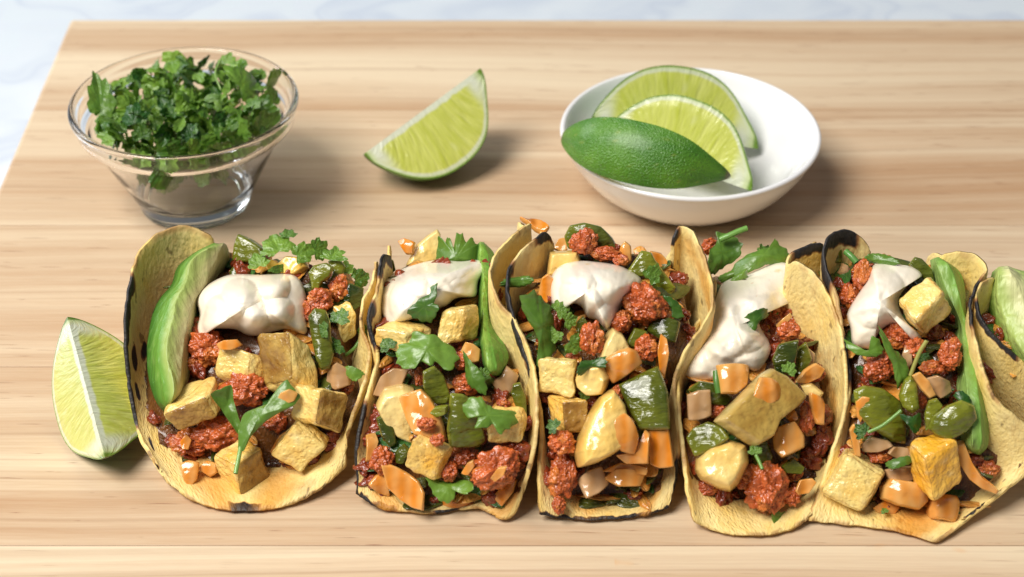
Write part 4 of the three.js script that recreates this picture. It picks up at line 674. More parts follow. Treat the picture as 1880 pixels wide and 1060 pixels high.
pepper(T1, [[602, 480], [622, 474], [634, 490], [624, 520], [606, 520], [612, 500]], 'curled olive pepper strip under the frilly leaf, leftmost taco', { dark: 0.3, lift: 0.55 });
pepper(T1, [[565, 582], [578, 566], [598, 570], [606, 592], [608, 622], [613, 650], [606, 676], [590, 680], [580, 660], [572, 625]], 'long dark green pepper piece on the right side of the leftmost taco', { dark: 0.55, lift: 0.75, cu: -0.45, dome: 0.1 });
pepper(T1, [[618, 548], [640, 520], [668, 530], [664, 560], [642, 578]], 'dark shadowed pepper piece by the top right rim of the leftmost taco', { dark: 0.7, lift: 0.1 });  // deep olive, with shadow put into the colour
leaf(T1, 476, 489, 24, 20, [-20, 10], 'pale cilantro leaf on the upper left edge of the cream, leftmost taco', { tone: 0.7, lift: 0.9 });
leaf(T1, 492, 497, 24, -80, [-25, 0], 'dark cilantro leaf on the upper edge of the cream, leftmost taco', { tone: 0.35, lift: 0.7, lobes: 1, w: 0.6, l: 1.3 });
leaf(T1, 512, 462, 38, 25, [-30, 15], 'large grey green cilantro leaf at the top of the leftmost taco', { tone: 0.6, lift: 0.9, curl: 0.4 });
leaf(T1, 545, 470, 34, -60, [-25, -10], 'cilantro leaf pointing right at the top of the leftmost taco', { tone: 0.5, lift: 0.8, lobes: 3, w: 0.7, l: 1.2 });
leaf(T1, 528, 436, 20, 0, [-40, 0], 'small frilly dark leaf at the highest point of the leftmost taco', { tone: 0.3, lift: 0.6, lobes: 5 });
leaf(T1, 578, 460, 26, -70, [-30, 10], 'dark cilantro leaf right of the top of the leftmost taco', { tone: 0.35, lift: 0.7 });
leaf(T1, 608, 478, 30, -20, [-35, -15], 'saw toothed cilantro leaf above the olive pepper, leftmost taco', { tone: 0.5, lift: 0.95, teeth: 1.6, lobes: 5 });
leaf(T1, 634, 502, 22, 10, [-20, 0], 'bright green leaf by the top right rim of the leftmost taco', { tone: 0.85, lift: 0.3 });
leaf(T1, 652, 515, 26, -70, [-25, 10], 'dark crinkled leaf against the top right rim of the leftmost taco', { tone: 0.2, lift: 0.3, wave: 0.3 });
leaf(T1, 618, 592, 26, -30, [-10, -30], 'dark cilantro leaf lying over the long pepper piece, leftmost taco', { tone: 0.28, lift: 1.1, lobes: 5 });
leaf(T1, 600, 606, 18, 90, [-20, 0], 'small dark leaf tip on the long pepper piece, leftmost taco', { tone: 0.3, lift: 1.2 });
leaf(T1, 664, 616, 24, -50, [-10, 20], 'cilantro sprig with thin stem over the right rim of the leftmost taco', { tone: 0.5, lift: 1.1, lobes: 3, w: 0.7 }, [[662, 622, 1.1], [650, 640, 1.1], [630, 655, 0.9], [618, 662, 0.7]]);
leaf(T1, 626, 634, 18, 120, [-20, 0], 'dark leaf clump beside the sprig stem in the leftmost taco', { tone: 0.18, lift: 0.8 });
sheet(T1, [[628, 678], [640, 672], [660, 680], [667, 688], [652, 700], [638, 692]], 'bright folded leaf below the sprig at the right wall, leftmost taco', { tone: 0.6, lift: 0.9 });
{
  const t = thing('cilantro_leaf', 'large glossy cilantro leaf with long stem across the middle of the leftmost taco', 'cilantro');
  part(t, 'blade', sheetGeo(T1, [[387, 724], [405, 714], [424, 708], [429, 735], [437, 765], [444, 790], [440, 800], [424, 780], [406, 752]], { tone: 0.5, lift: 1.3, tilt: [0, 20], dome: -0.12, cu: 0.1, cv: 0, teeth: 0.02, c0: [418, 745] }), M.leaf);
  part(t, 'blade_001', sheetGeo(T1, [[437, 800], [446, 760], [472, 748], [497, 737], [514, 708], [527, 698], [538, 712], [549, 726], [538, 744], [512, 758], [486, 776], [462, 800], [446, 828], [438, 830]], { tone: 0.5, lift: 1.35, tilt: [-15, -10], dome: 0.1, cu: -0.12, cv: 0, teeth: 0.02, c0: [478, 765] }), M.leaf);
  const b = onBed(T1, 435, 800).dist; part(t, 'stem', tubeGeo([[441, 790], [442, 815], [438, 840], [432, 870]].map(([x, y], i) => CAM.clone().addScaledVector(sight(x, y), b - [1.45, 1.6, 1.75, 1.85][i])), 0.07, [0.22, 0.40, 0.09]), M.stem);
}

// ---------------------------------------------------------------- second taco
dollop(T2, [[694, 547], [699, 525], [715, 508], [735, 495], [758, 487], [784, 480], [809, 477], [848, 481], [871, 477], [886, 480], [892, 492], [884, 507], [876, 520], [876, 546], [852, 546], [834, 549], [822, 561], [806, 566], [785, 574], [763, 584], [738, 593], [722, 596], [713, 597], [706, 586], [698, 568]], 'smooth cream sauce dollop on the second taco from the left', { th: 0.9, lift: 0.35, swirl: 0.25, seed: 4.1, c0: [780, 525] });
avocado(T2, [
  [[[878, 447], [875, 474], [881, 498], [878, 547], [880, 608], [884, 650], [888, 672], [898, 685]], 0.5, DEEP],
  [[[882, 444], [881, 474], [888, 498], [886, 547], [888, 608], [892, 650], [897, 678], [904, 690]], 1.15, [0.24, 0.42, 0.06]],
  [[[888, 445], [896, 470], [898, 498], [895, 540], [896, 590], [905, 640], [912, 670], [912, 691]], 1.05, GRN],
  [[[893, 449], [907, 466], [906, 498], [903, 540], [906, 580], [920, 620], [934, 655], [920, 690]], 0.4, [0.10, 0.27, 0.03]],
], 'narrow green avocado slice along the right wall of the second taco', { seed: 4, thick: 0.7, bump: 0.2 });
potato(T2, [748, 612], [690, 597], [796, 598], [752, 655], 'pale potato cube under the left end of the cream, second taco', { lift: 0.35 });
potato(T2, [857, 560], [806, 576], [878, 556], [853, 622], 'potato cube with dark red fleck under the right end of the cream, second taco', { lift: 0.6, amber: 0.35 });
chunk(T2, [[745, 488], [765, 450], [785, 432], [802, 421], [808, 430], [806, 478], [780, 486]], 'tall potato wedge standing at the back of the second taco', { th: 0.6, lift: 0.2 });
chunk(T2, [[690, 742], [705, 715], [740, 708], [760, 715], [765, 760], [760, 812], [730, 800], [705, 775]], 'shaded pale potato cube at the left of the second taco', { th: 1.1, lift: 0.15, amber: 0.2 });
potato(T2, [762, 804], [741, 860], [820, 831], [772, 797], 'bright yellow potato cube at the front of the second taco', { lift: 0.85, amber: 0.55, round: 0.12 });
potato(T2, [894, 762], [892, 812], [958, 766], [904, 744], 'potato cube under a two lobed leaf at the right of the second taco', { lift: 0.6, amber: 0.2 });
chorizo(T2, 846, 662, 16, 18, 'upper chorizo crumb in the middle of the second taco', { lift: 0.45 });
chorizo(T2, 862, 705, 30, 22, 'chorizo lump above the large pepper square, second taco', { lift: 0.4 });
chorizo(T2, 910, 862, 52, 38, 'largest chorizo lump at the right front of the second taco', { rot: 0.45, lift: 0.75 });
chorizo(T2, 700, 846, 24, 28, 'chorizo lump at the left front wall of the second taco', { lift: 0.4 });
chorizo(T2, 824, 866, 17, 20, 'small chorizo crumb between yellow potato and big lump, second taco', { lift: 0.55 });
chorizo(T2, 782, 778, 20, 13, 'bright chorizo crumb on the glazed onion of the second taco', { lift: 1.35, dark: 0.2 });
chorizo(T2, 803, 808, 14, 12, 'tiny chorizo crumb above the yellow potato, second taco', { lift: 1.3, dark: 0.25 });
chorizo(T2, 770, 692, 10, 18, 'small chorizo crumb left of the upper pepper piece, second taco', { lift: 0.4 });
chorizo(T2, 850, 838, 34, 22, 'dark chorizo below the large pepper square, second taco', { lift: 0.15, dark: 0.7 });
chorizo(T2, 924, 742, 14, 10, 'shaded chorizo crumb above the right potato, second taco', { lift: 0.25, dark: 0.6 });  // shade painted in as a darker red
pepper(T2, [[776, 682], [797, 672], [815, 690], [828, 728], [820, 742], [803, 744], [788, 735], [777, 712]], 'upper green pepper piece in the middle of the second taco', { dark: 0.35, lift: 0.85 });
pepper(T2, [[827, 724], [850, 724], [868, 735], [885, 775], [892, 810], [880, 822], [840, 823], [826, 821], [821, 790]], 'large square green pepper piece in the middle of the second taco', { dark: 0.4, lift: 0.95, sharp: 1 });
pepper(T2, [[690, 768], [708, 760], [722, 788], [727, 815], [716, 822], [700, 802]], 'very dark glossy pepper piece at the left wall of the second taco', { dark: 0.9, lift: 0.35 });
pepper(T2, [[938, 722], [942, 705], [955, 702], [966, 730], [968, 772], [962, 792], [951, 762]], 'green pepper strip at the right wall of the second taco', { dark: 0.35, lift: 0.25 });
pepper(T2, [[792, 756], [800, 746], [824, 743], [822, 758], [805, 765]], 'small translucent olive pepper bit on the glazed onion, second taco', { dark: 0.1, lift: 1.3 });
pepper(T2, [[725, 830], [740, 816], [752, 830], [742, 852], [728, 850]], 'dark pepper bit behind the yellow potato, second taco', { dark: 0.75, lift: 0.25 });
pepper(T2, [[698, 480], [706, 470], [722, 478], [726, 496], [712, 506], [702, 498]], 'pepper piece tucked inside the charred top left rim of the second taco', { dark: 0.35, lift: 0.2 });
onion(T2, [[729, 728], [750, 720], [773, 714], [790, 730], [802, 750], [812, 775], [818, 808], [790, 806], [761, 800], [745, 772]], 'big glazed orange onion petal in the centre of the second taco', { amber: 0.5, lift: 0.95, th: 0.4 });
onion(T2, [[703, 853], [720, 853], [748, 868], [770, 884], [782, 905], [780, 937], [758, 933], [735, 918], [714, 896]], 'large amber onion petal at the front left lip of the second taco', { amber: 0.7, lift: 0.6 });
onion(T2, [[676, 890], [690, 874], [706, 870], [714, 895], [716, 914], [694, 906]], 'onion bit behind the large front petal of the second taco', { amber: 0.75, lift: 0.3 });
onion(T2, [[903, 912], [925, 892], [948, 880], [942, 904], [920, 931]], 'orange striped onion piece at the front right corner of the second taco', { amber: 0.8, lift: 0.3 });
onion(T2, [[903, 706], [918, 690], [930, 673], [953, 691], [944, 712], [930, 740]], 'brown translucent onion below the avocado tip, second taco', { brown: true, lift: 0.35 });
onion(T2, [[672, 799], [690, 793], [694, 812], [685, 845], [673, 846]], 'pale onion strip against the left wall of the second taco', { amber: 0.3, lift: 0.35 });
onion(T2, [[684, 726], [698, 692], [722, 676], [750, 680], [738, 708], [712, 730]], 'translucent brown onion at the upper left of the second taco', { brown: true, lift: 0.35 });
onion(T2, [[845, 645], [854, 628], [870, 632], [882, 642], [880, 664], [864, 668]], 'pinkish onion square left of the avocado, second taco', { amber: 0.2, lift: 0.6 });
onion(T2, [[846, 870], [858, 850], [869, 845], [872, 856], [860, 872]], 'small onion shred on the edge of the largest chorizo lump, second taco', { amber: 0.45, lift: 1.1 });
onion(T2, [[902, 876], [915, 858], [932, 856], [926, 872], [910, 884]], 'faint onion sliver stuck to the face of the largest chorizo lump, second taco', { amber: 0.5, lift: 1.65 });
onion(T2, [[730, 443], [741, 437], [762, 445], [757, 466], [744, 466]], 'small orange onion bit stuck to the tall potato at the back, second taco', { amber: 0.95, lift: 0.5 });
onion(T2, [[795, 925], [828, 916], [862, 905], [880, 915], [862, 932], [820, 934]], 'oily onion shred on the front lip of the second taco', { amber: 0.9, lift: 0.1 });
sheet(T2, [[800, 482], [798, 456], [803, 433], [811, 436], [816, 447], [822, 436], [828, 441], [830, 462], [838, 432], [849, 431], [856, 446], [864, 436], [872, 446], [881, 448], [873, 480], [840, 484]], 'broad saw edged cilantro leaf standing behind the cream of the second taco', { tone: 0.45, lift: 0.5, tilt: [-10, 0], c0: [838, 474], sharp: 1 });
sheet(T2, [[748, 571], [765, 556], [780, 536], [800, 520], [802, 545], [798, 556], [809, 564], [800, 580], [786, 592], [766, 587], [752, 578]], 'dark folded cilantro leaf sunk into the cream of the second taco', { tone: 0.22, lift: 1.45, rough: 0.3, tilt: [0, -20] });
sheet(T2, [[727, 641], [733, 628], [752, 626], [757, 612], [790, 616], [820, 628], [842, 646], [835, 665], [820, 681], [800, 665], [790, 674], [775, 664], [760, 676], [740, 671], [728, 660]], 'broad pale veined cilantro leaf below the cream of the second taco', { tone: 0.62, lift: 1.0, tilt: [-25, 0], rough: 0.28, c0: [785, 645] });
leaf(T2, 715, 640, 20, 30, [-10, 0], 'dark leaf scrap left of the pale veined leaf, second taco', { tone: 0.25, lift: 0.7 });
sheet(T2, [[851, 645], [862, 660], [879, 680], [889, 700], [890, 725], [872, 713], [856, 700], [850, 675]], 'pointed cilantro leaf over the central chorizo of the second taco', { tone: 0.45, lift: 0.95, tilt: [10, -30] });
leaf(T2, 886, 690, 16, -40, [-10, 0], 'small green leaf tip under the avocado, second taco', { tone: 0.5, lift: 0.7 });
sheet(T2, [[848, 743], [862, 731], [882, 732], [896, 745], [912, 752], [934, 752], [958, 761], [944, 782], [928, 790], [916, 798], [908, 780], [890, 786], [872, 784], [878, 768], [860, 766]], 'two lobed cilantro leaf on the right potato of the second taco', { tone: 0.6, lift: 1.35, tilt: [-20, 10], rough: 0.25, c0: [896, 765] });
sheet(T2, [[783, 887], [812, 884], [831, 887], [850, 882], [871, 905], [858, 912], [846, 908], [839, 897], [832, 918], [814, 922], [798, 914], [790, 900]], 'pale wavy cilantro leaf on the front lip of the second taco', { tone: 0.72, lift: 0.6, tilt: [-30, 0], rough: 0.25, c0: [826, 900] });

// ---------------------------------------------------------------- third taco
dollop(T3, [[1011, 510], [1027, 488], [1062, 479], [1094, 481], [1135, 487], [1156, 497], [1179, 513], [1174, 528], [1157, 545], [1138, 567], [1131, 592], [1118, 608], [1110, 604], [1096, 588], [1078, 584], [1070, 566], [1058, 558], [1044, 561], [1028, 574], [1014, 560], [1010, 537]], 'rounded white cream dollop with orange oil streaks on the third taco', { th: 1.15, lift: 0.4, swirl: 0.16, seed: 8.2, c0: [1085, 530], yellow: 1 });
pepper(T3, [[1037, 434], [1047, 414], [1072, 409], [1103, 416], [1125, 436], [1136, 456], [1110, 467], [1045, 457]], 'rounded green pepper piece at the very top of the third taco', { dark: 0.45, lift: 0.2, dome: 0.15 });
pepper(T3, [[1152, 498], [1165, 478], [1178, 460], [1196, 464], [1204, 478], [1220, 500], [1241, 528], [1231, 545], [1212, 536], [1195, 508], [1174, 508]], 'long light green pepper strip at the top right of the third taco', { dark: 0.1, lift: 0.35 });
pepper(T3, [[1186, 606], [1197, 583], [1225, 582], [1248, 590], [1240, 628], [1214, 624]], 'dark green pepper piece below the big chorizo, third taco', { dark: 0.7, lift: 0.6 });
pepper(T3, [[1150, 632], [1164, 602], [1186, 608], [1191, 625], [1166, 642]], 'olive pepper bit left of the dark pepper, third taco', { dark: 0.35, lift: 0.45 });
pepper(T3, [[1135, 707], [1172, 688], [1207, 672], [1218, 695], [1227, 723], [1230, 787], [1202, 790], [1176, 790], [1160, 765], [1150, 743]], 'large dark rectangular pepper piece on the right of the third taco', { dark: 0.55, lift: 1.1, th: 0.3, sharp: 1, cu: -0.1, tilt: [-10, -12] });
pepper(T3, [[1058, 590], [1070, 580], [1078, 592], [1070, 612], [1058, 610]], 'small pepper shred under the cream of the third taco', { dark: 0.4, lift: 0.5 });
chorizo(T3, 1072, 444, 28, 26, 'chorizo lump on the round pepper at the top of the third taco', { rot: 0.7, lift: 0.75 });
chorizo(T3, 1112, 464, 30, 15, 'flat chorizo crumb behind the cream of the third taco', { rot: -0.2, lift: 0.6 });
chorizo(T3, 1140, 478, 16, 11, 'tiny chorizo crumb at the upper right edge of the cream, third taco', { lift: 0.6 });
chorizo(T3, 1184, 560, 44, 38, 'biggest chorizo lump right of the cream on the third taco', { rot: -0.5, lift: 0.9 });
chorizo(T3, 1142, 590, 20, 20, 'chorizo crumb at the lower right edge of the cream, third taco', { lift: 0.85 });
chorizo(T3, 1087, 622, 23, 33, 'upright red chorizo lump below the cream of the third taco', { lift: 1.0, dark: 0.3 });
chorizo(T3, 1187, 640, 22, 24, 'glossy red chorizo crumb above the large dark pepper, third taco', { lift: 0.8, dark: 0.35 });
chorizo(T3, 1031, 812, 25, 26, 'orange red chorizo crumb at the left wall of the third taco', { lift: 0.8, dark: 0.15 });
chorizo(T3, 1034, 876, 28, 44, 'long dark chorizo lump at the front left of the third taco', { lift: 0.55, dark: 0.5 });
chorizo(T3, 1026, 928, 14, 17, 'chorizo crumb at the front lip of the third taco', { lift: 0.4 });
chorizo(T3, 1132, 726, 12, 20, 'narrow chorizo crumb beside the large dark pepper, third taco', { lift: 0.75 });
chorizo(T3, 1052, 655, 14, 10, 'chorizo crumb hidden between leaves and potato, third taco', { lift: 0.3, dark: 0.6 });
chorizo(T3, 1000, 630, 16, 18, 'shaded chorizo crumb against the left wall of the third taco', { lift: 0.1, dark: 0.7 });  // darker colour carries the shade by the wall
chunk(T3, [[1004, 503], [1010, 464], [1034, 461], [1060, 461], [1067, 480], [1034, 490], [1015, 508]], 'potato piece at the upper left of the third taco behind the cream', { th: 0.8, lift: 0.3, amber: 0.5 });
potato(T3, [1051, 666], [987, 659], [1050, 724], [1061, 662], 'pale wet potato cube at the left of the third taco', { lift: 0.75, amber: 0.12, round: 0.12 });
chunk(T3, [[1058, 692], [1066, 668], [1108, 664], [1121, 690], [1112, 720], [1082, 723], [1062, 708]], 'small potato cube with a dark leaf on top, middle of the third taco', { th: 1.0, lift: 0.65, amber: 0.35 });
potato(T3, [1033, 735], [1003, 724], [1079, 730], [1040, 796], 'brown skinned potato cube at the left wall of the third taco', { lift: 0.5, skin: 'bc', amber: 0.5 });
chunk(T3, [[1121, 715], [1100, 730], [1080, 762], [1063, 805], [1057, 832], [1063, 859], [1092, 852], [1120, 838], [1142, 822], [1152, 790], [1142, 742]], 'large yellow curved potato wedge in the lower middle of the third taco', { th: 1.5, lift: 0.8, amber: 0.55, dome: 0.12, edge: 0.2 });
chunk(T3, [[1098, 657], [1108, 625], [1124, 602], [1142, 612], [1154, 635], [1142, 662], [1118, 672]], 'pale potato cube right of the upright chorizo, third taco', { th: 0.9, lift: 0.6, amber: 0.15 });
onion(T3, [[954, 402], [975, 403], [995, 408], [1009, 422], [1000, 427], [982, 421], [966, 411]], 'orange onion shred lying over the top left rim of the third taco', { amber: 0.95, lift: 0.0, tilt: [-50, 0] });
onion(T3, [[1016, 457], [1025, 440], [1038, 438], [1042, 460], [1030, 463]], 'pale onion bit beside the round pepper, top of the third taco', { amber: 0.35, lift: 0.25 });
onion(T3, [[988, 540], [995, 510], [1006, 502], [1018, 514], [1013, 545], [1003, 557]], 'orange onion block left of the cream on the third taco', { amber: 0.95, lift: 0.65 });
onion(T3, [[1133, 482], [1140, 452], [1148, 443], [1158, 451], [1160, 478], [1148, 492]], 'upright pale onion petal behind the cream of the third taco', { amber: 0.4, lift: 0.45 });
onion(T3, [[1193, 460], [1215, 466], [1226, 480], [1221, 498], [1208, 487]], 'orange onion piece at the back right of the third taco', { amber: 0.85, lift: 0.1 });
onion(T3, [[1207, 645], [1213, 612], [1225, 622], [1229, 650], [1221, 692], [1211, 682]], 'narrow orange onion strip at the right wall of the third taco', { amber: 0.85, lift: 1.0 });
onion(T3, [[1111, 662], [1135, 645], [1155, 640], [1171, 647], [1180, 670], [1152, 690], [1126, 708], [1112, 690]], 'striped orange onion square in the middle of the third taco', { amber: 0.75, lift: 1.3 });
onion(T3, [[1115, 803], [1130, 768], [1150, 757], [1165, 774], [1174, 800], [1172, 836], [1145, 830]], 'wet amber onion petal over the yellow potato, third taco', { amber: 0.75, lift: 1.55 });
onion(T3, [[1133, 835], [1165, 838], [1182, 792], [1193, 800], [1190, 852], [1150, 853]], 'glossy onion petal under the amber one, third taco', { amber: 0.6, lift: 1.15 });
onion(T3, [[1187, 790], [1228, 789], [1237, 856], [1212, 860], [1194, 852]], 'orange onion sheet below the large dark pepper, third taco', { amber: 0.9, lift: 0.9, sharp: 1 });
onion(T3, [[1061, 882], [1080, 864], [1105, 857], [1120, 888], [1100, 906], [1076, 916]], 'purplish translucent onion at the front of the third taco', { brown: true, lift: 0.65 });
onion(T3, [[1110, 878], [1130, 862], [1160, 861], [1187, 872], [1176, 893], [1136, 894]], 'pale onion petal at the front right of the third taco', { amber: 0.45, lift: 0.75 });
onion(T3, [[1106, 862], [1140, 850], [1188, 856], [1186, 870], [1140, 868]], 'thin onion slice behind the pale front petal, third taco', { amber: 0.55, lift: 0.55 });
onion(T3, [[1045, 596], [1060, 582], [1076, 576], [1074, 588], [1056, 604]], 'thin onion shred under the cream of the third taco', { amber: 0.35, lift: 0.55 });
sheet(T3, [[918, 525], [926, 513], [948, 509], [972, 507], [980, 516], [964, 526], [940, 528]], 'chopped green stalk bridging the left rim of the third taco', { tone: 0.35, lift: 0.9, th: 0.16, tilt: [0, 0], edge: 0.4 });
sheet(T3, [[958, 545], [975, 534], [990, 546], [1008, 562], [1018, 582], [1026, 612], [1021, 640], [1006, 662], [992, 678], [983, 668], [988, 640], [985, 615], [972, 592], [962, 570]], 'large jagged cilantro leaf down the left side of the third taco', { tone: 0.4, lift: 1.15, tilt: [10, 25], rough: 0.25 });
leaf(T3, 1022, 572, 22, -60, [-10, 0], 'light cilantro leaf lobe by the cream of the third taco', { tone: 0.6, lift: 1.2, lobes: 3 });
leaf(T3, 1038, 590, 20, -80, [-10, 10], 'grey green leaf lobe left of the upright chorizo, third taco', { tone: 0.65, lift: 1.0 });
leaf(T3, 1046, 628, 26, -120, [-10, 10], 'green cilantro leaf beside the upright chorizo, third taco', { tone: 0.5, lift: 0.9 });
leaf(T3, 1022, 608, 20, 150, [-10, 10], 'yellowish leaf lobe under the large jagged leaf, third taco', { tone: 0.7, lift: 0.95 });
leaf(T3, 1192, 512, 30, -40, [-20, 10], 'cilantro leaf between cream and light pepper strip, third taco', { tone: 0.45, lift: 0.85, w: 0.7 });
sheet(T3, [[1212, 546], [1225, 544], [1248, 558], [1254, 575], [1256, 582], [1235, 584], [1231, 566], [1216, 558]], 'dark curled leaf at the right wall of the third taco', { tone: 0.15, lift: 0.85, rough: 0.3 });
sheet(T3, [[1058, 684], [1066, 664], [1088, 662], [1111, 655], [1110, 673], [1086, 676], [1066, 690]], 'wilted dark leaf on the small potato, third taco', { tone: 0.15, lift: 1.35, rough: 0.3 });
leaf(T3, 1022, 786, 18, 60, [-20, 0], 'dark leaf scrap above the orange red chorizo, third taco', { tone: 0.2, lift: 1.2 });
leaf(T3, 1074, 720, 14, 180, [0, 0], 'tiny bright leaf below the wet potato cube, third taco', { tone: 0.7, lift: 0.5 });

// ---------------------------------------------------------------- fourth taco
dollop(T4, [[1340, 512], [1373, 504], [1400, 492], [1429, 481], [1455, 487], [1467, 510], [1470, 552], [1438, 552], [1408, 558], [1398, 572], [1393, 595], [1405, 615], [1416, 636], [1414, 650], [1401, 672], [1388, 684], [1372, 676], [1340, 684], [1312, 700], [1274, 699], [1247, 694], [1250, 655], [1276, 612], [1303, 572], [1316, 541], [1325, 522]], 'long cream sauce pour running down the left side of the fourth taco', { th: 0.85, lift: 0.4, swirl: 0.35, seed: 12.4, c0: [1352, 600], yellow: 1 });
chorizo(T4, 1436, 586, 38, 38, 'dark chorizo lump right of the sauce in the fourth taco', { lift: 0.6, dark: 0.5 });
chorizo(T4, 1450, 608, 21, 19, 'small chorizo crumb on the dark lump, fourth taco', { lift: 1.05, dark: 0.3 });
chorizo(T4, 1408, 898, 40, 50, 'big red chorizo lump at the front of the fourth taco', { lift: 0.9, dark: 0.3 });
chorizo(T4, 1370, 878, 20, 22, 'chorizo crumb left of the big red lump, front of the fourth taco', { lift: 0.75, dark: 0.35 });
chorizo(T4, 1453, 912, 18, 18, 'round chorizo crumb at the front right of the fourth taco', { lift: 0.6, dark: 0.2 });
chorizo(T4, 1482, 766, 14, 30, 'narrow chorizo strip near the right wall of the fourth taco', { lift: 0.7, dark: 0.3 });
chorizo(T4, 1320, 756, 18, 12, 'chorizo crumb left of the skin potato, fourth taco', { lift: 0.4 });
chorizo(T4, 1300, 898, 22, 16, 'shaded chorizo crumb below the round potato, fourth taco', { lift: 0.1, dark: 0.6 });  // shade below the potato is painted into its colour
chorizo(T4, 1302, 452, 16, 16, 'chorizo crumb behind the herbs at the top of the fourth taco', { lift: 0.2, dark: 0.5 });
chorizo(T4, 1455, 870, 20, 14, 'dark chorizo crumb under the pepper, right of the fourth taco', { lift: 0.2, dark: 0.7 });
chunk(T4, [[1314, 774], [1340, 745], [1370, 715], [1398, 686], [1414, 677], [1440, 690], [1476, 727], [1462, 746], [1425, 775], [1412, 805], [1384, 821], [1350, 800]], 'large skin side potato slab tilted across the middle of the fourth taco', { skin: true, th: 0.9, lift: 1.3, tilt: [-8, 18], edge: 0.16, rough: 0.12 });
chunk(T4, [[1277, 843], [1300, 822], [1340, 808], [1370, 818], [1375, 850], [1356, 890], [1340, 904], [1322, 900], [1286, 882], [1276, 865]], 'smooth round yellow potato at the lower left of the fourth taco', { th: 2.0, lift: 0.6, amber: 0.4, edge: 0.4, dome: 0.1 });
chunk(T4, [[1470, 706], [1490, 704], [1512, 722], [1506, 732], [1480, 724]], 'thin pale potato slice by the right wall of the fourth taco', { th: 0.4, lift: 0.5, amber: 0.3 });
onion(T4, [[1320, 668], [1350, 666], [1379, 668], [1374, 706], [1355, 722], [1328, 720]], 'striped square onion at the lower edge of the sauce, fourth taco', { amber: 0.4, lift: 1.5, sharp: 1 });
onion(T4, [[1398, 692], [1420, 694], [1445, 710], [1436, 732], [1412, 745], [1375, 746], [1386, 718]], 'orange onion piece on the skin side potato slab, fourth taco', { amber: 0.8, lift: 1.95, tilt: [-8, 18] });
onion(T4, [[1457, 700], [1475, 680], [1500, 668], [1513, 676], [1505, 691], [1480, 705]], 'glossy onion petal at the right wall of the fourth taco', { amber: 0.6, lift: 0.8 });
onion(T4, [[1485, 722], [1503, 728], [1514, 742], [1512, 781], [1499, 779], [1490, 755]], 'bright orange onion strip at the right wall of the fourth taco', { amber: 0.8, lift: 1.0 });
onion(T4, [[1418, 806], [1428, 784], [1460, 774], [1478, 800], [1478, 821], [1455, 834], [1435, 842], [1421, 826]], 'thick translucent onion block right of centre in the fourth taco', { amber: 0.35, lift: 0.85, th: 0.5 });
onion(T4, [[1262, 727], [1282, 717], [1305, 717], [1308, 764], [1284, 772], [1264, 772]], 'dark striped onion square by the left wall of the fourth taco', { brown: true, lift: 0.8, sharp: 1 });
onion(T4, [[1459, 902], [1468, 882], [1490, 878], [1497, 886], [1484, 906], [1465, 909]], 'pale orange onion bit at the front right of the fourth taco', { amber: 0.65, lift: 0.95 });
onion(T4, [[1444, 768], [1460, 754], [1464, 768], [1452, 776]], 'small orange onion bit beside the skin potato slab, fourth taco', { amber: 0.9, lift: 0.9 });
onion(T4, [[1473, 660], [1484, 640], [1497, 650], [1494, 672], [1480, 680]], 'brown onion sliver high on the right wall of the fourth taco', { brown: true, lift: 0.5 });
onion(T4, [[1424, 598], [1436, 586], [1450, 576], [1454, 584], [1440, 598], [1428, 606]], 'pale onion shred on the dark chorizo of the fourth taco', { amber: 0.2, lift: 1.45 });
pepper(T4, [[1262, 806], [1274, 786], [1300, 774], [1326, 784], [1341, 806], [1310, 826], [1276, 839]], 'green pepper piece above the round yellow potato, fourth taco', { dark: 0.25, lift: 0.95 });
pepper(T4, [[1264, 718], [1284, 700], [1312, 704], [1346, 730], [1336, 746], [1308, 744]], 'dark pepper strip below the sauce at the left, fourth taco', { dark: 0.75, lift: 0.6 });
pepper(T4, [[1418, 660], [1430, 632], [1466, 624], [1463, 652], [1450, 690], [1424, 682]], 'dark shiny pepper square right of the sauce, fourth taco', { dark: 0.8, lift: 0.9 });
pepper(T4, [[1380, 820], [1408, 811], [1420, 838], [1410, 863], [1384, 858]], 'dark green pepper under the skin potato slab, fourth taco', { dark: 0.5, lift: 0.5 });
pepper(T4, [[1434, 856], [1455, 841], [1476, 858], [1470, 871], [1442, 869]], 'small olive pepper piece at the lower right of the fourth taco', { dark: 0.35, lift: 0.6 });
pepper(T4, [[1463, 642], [1480, 628], [1491, 660], [1476, 692], [1460, 684]], 'olive pepper strip near the right wall of the fourth taco', { dark: 0.3, lift: 0.6 });
sheet(T4, [[1296, 500], [1299, 466], [1320, 442], [1318, 425], [1340, 430], [1357, 448], [1351, 476], [1330, 491], [1310, 504]], 'broad cilantro leaf at the top left of the fourth taco', { tone: 0.4, lift: 0.6, rough: 0.35, tilt: [-10, 20] });
stalk(T4, [[1322, 440, 0.9], [1340, 432, 0.9], [1358, 424, 0.85], [1372, 419, 0.8]], 'pale green stalk pointing up right at the top of the fourth taco', { r: 0.1, c: [0.15, 0.33, 0.06] });
sheet(T4, [[1340, 496], [1358, 474], [1390, 460], [1420, 450], [1423, 438], [1432, 445], [1453, 460], [1441, 481], [1412, 485], [1386, 496], [1360, 503]], 'wide green leaf behind the sauce of the fourth taco', { tone: 0.5, lift: 0.65, rough: 0.25, tilt: [-20, 0] });
sheet(T4, [[1318, 512], [1335, 500], [1352, 496], [1362, 500], [1345, 512], [1326, 520]], 'green leaf edge soaked in the top of the sauce, fourth taco', { tone: 0.5, lift: 0.9 });
sheet(T4, [[1335, 530], [1345, 510], [1372, 492], [1374, 510], [1351, 532]], 'chopped light green stalk at the upper left of the sauce, fourth taco', { tone: 0.7, lift: 1.15, th: 0.15, edge: 0.4, sharp: 1 });
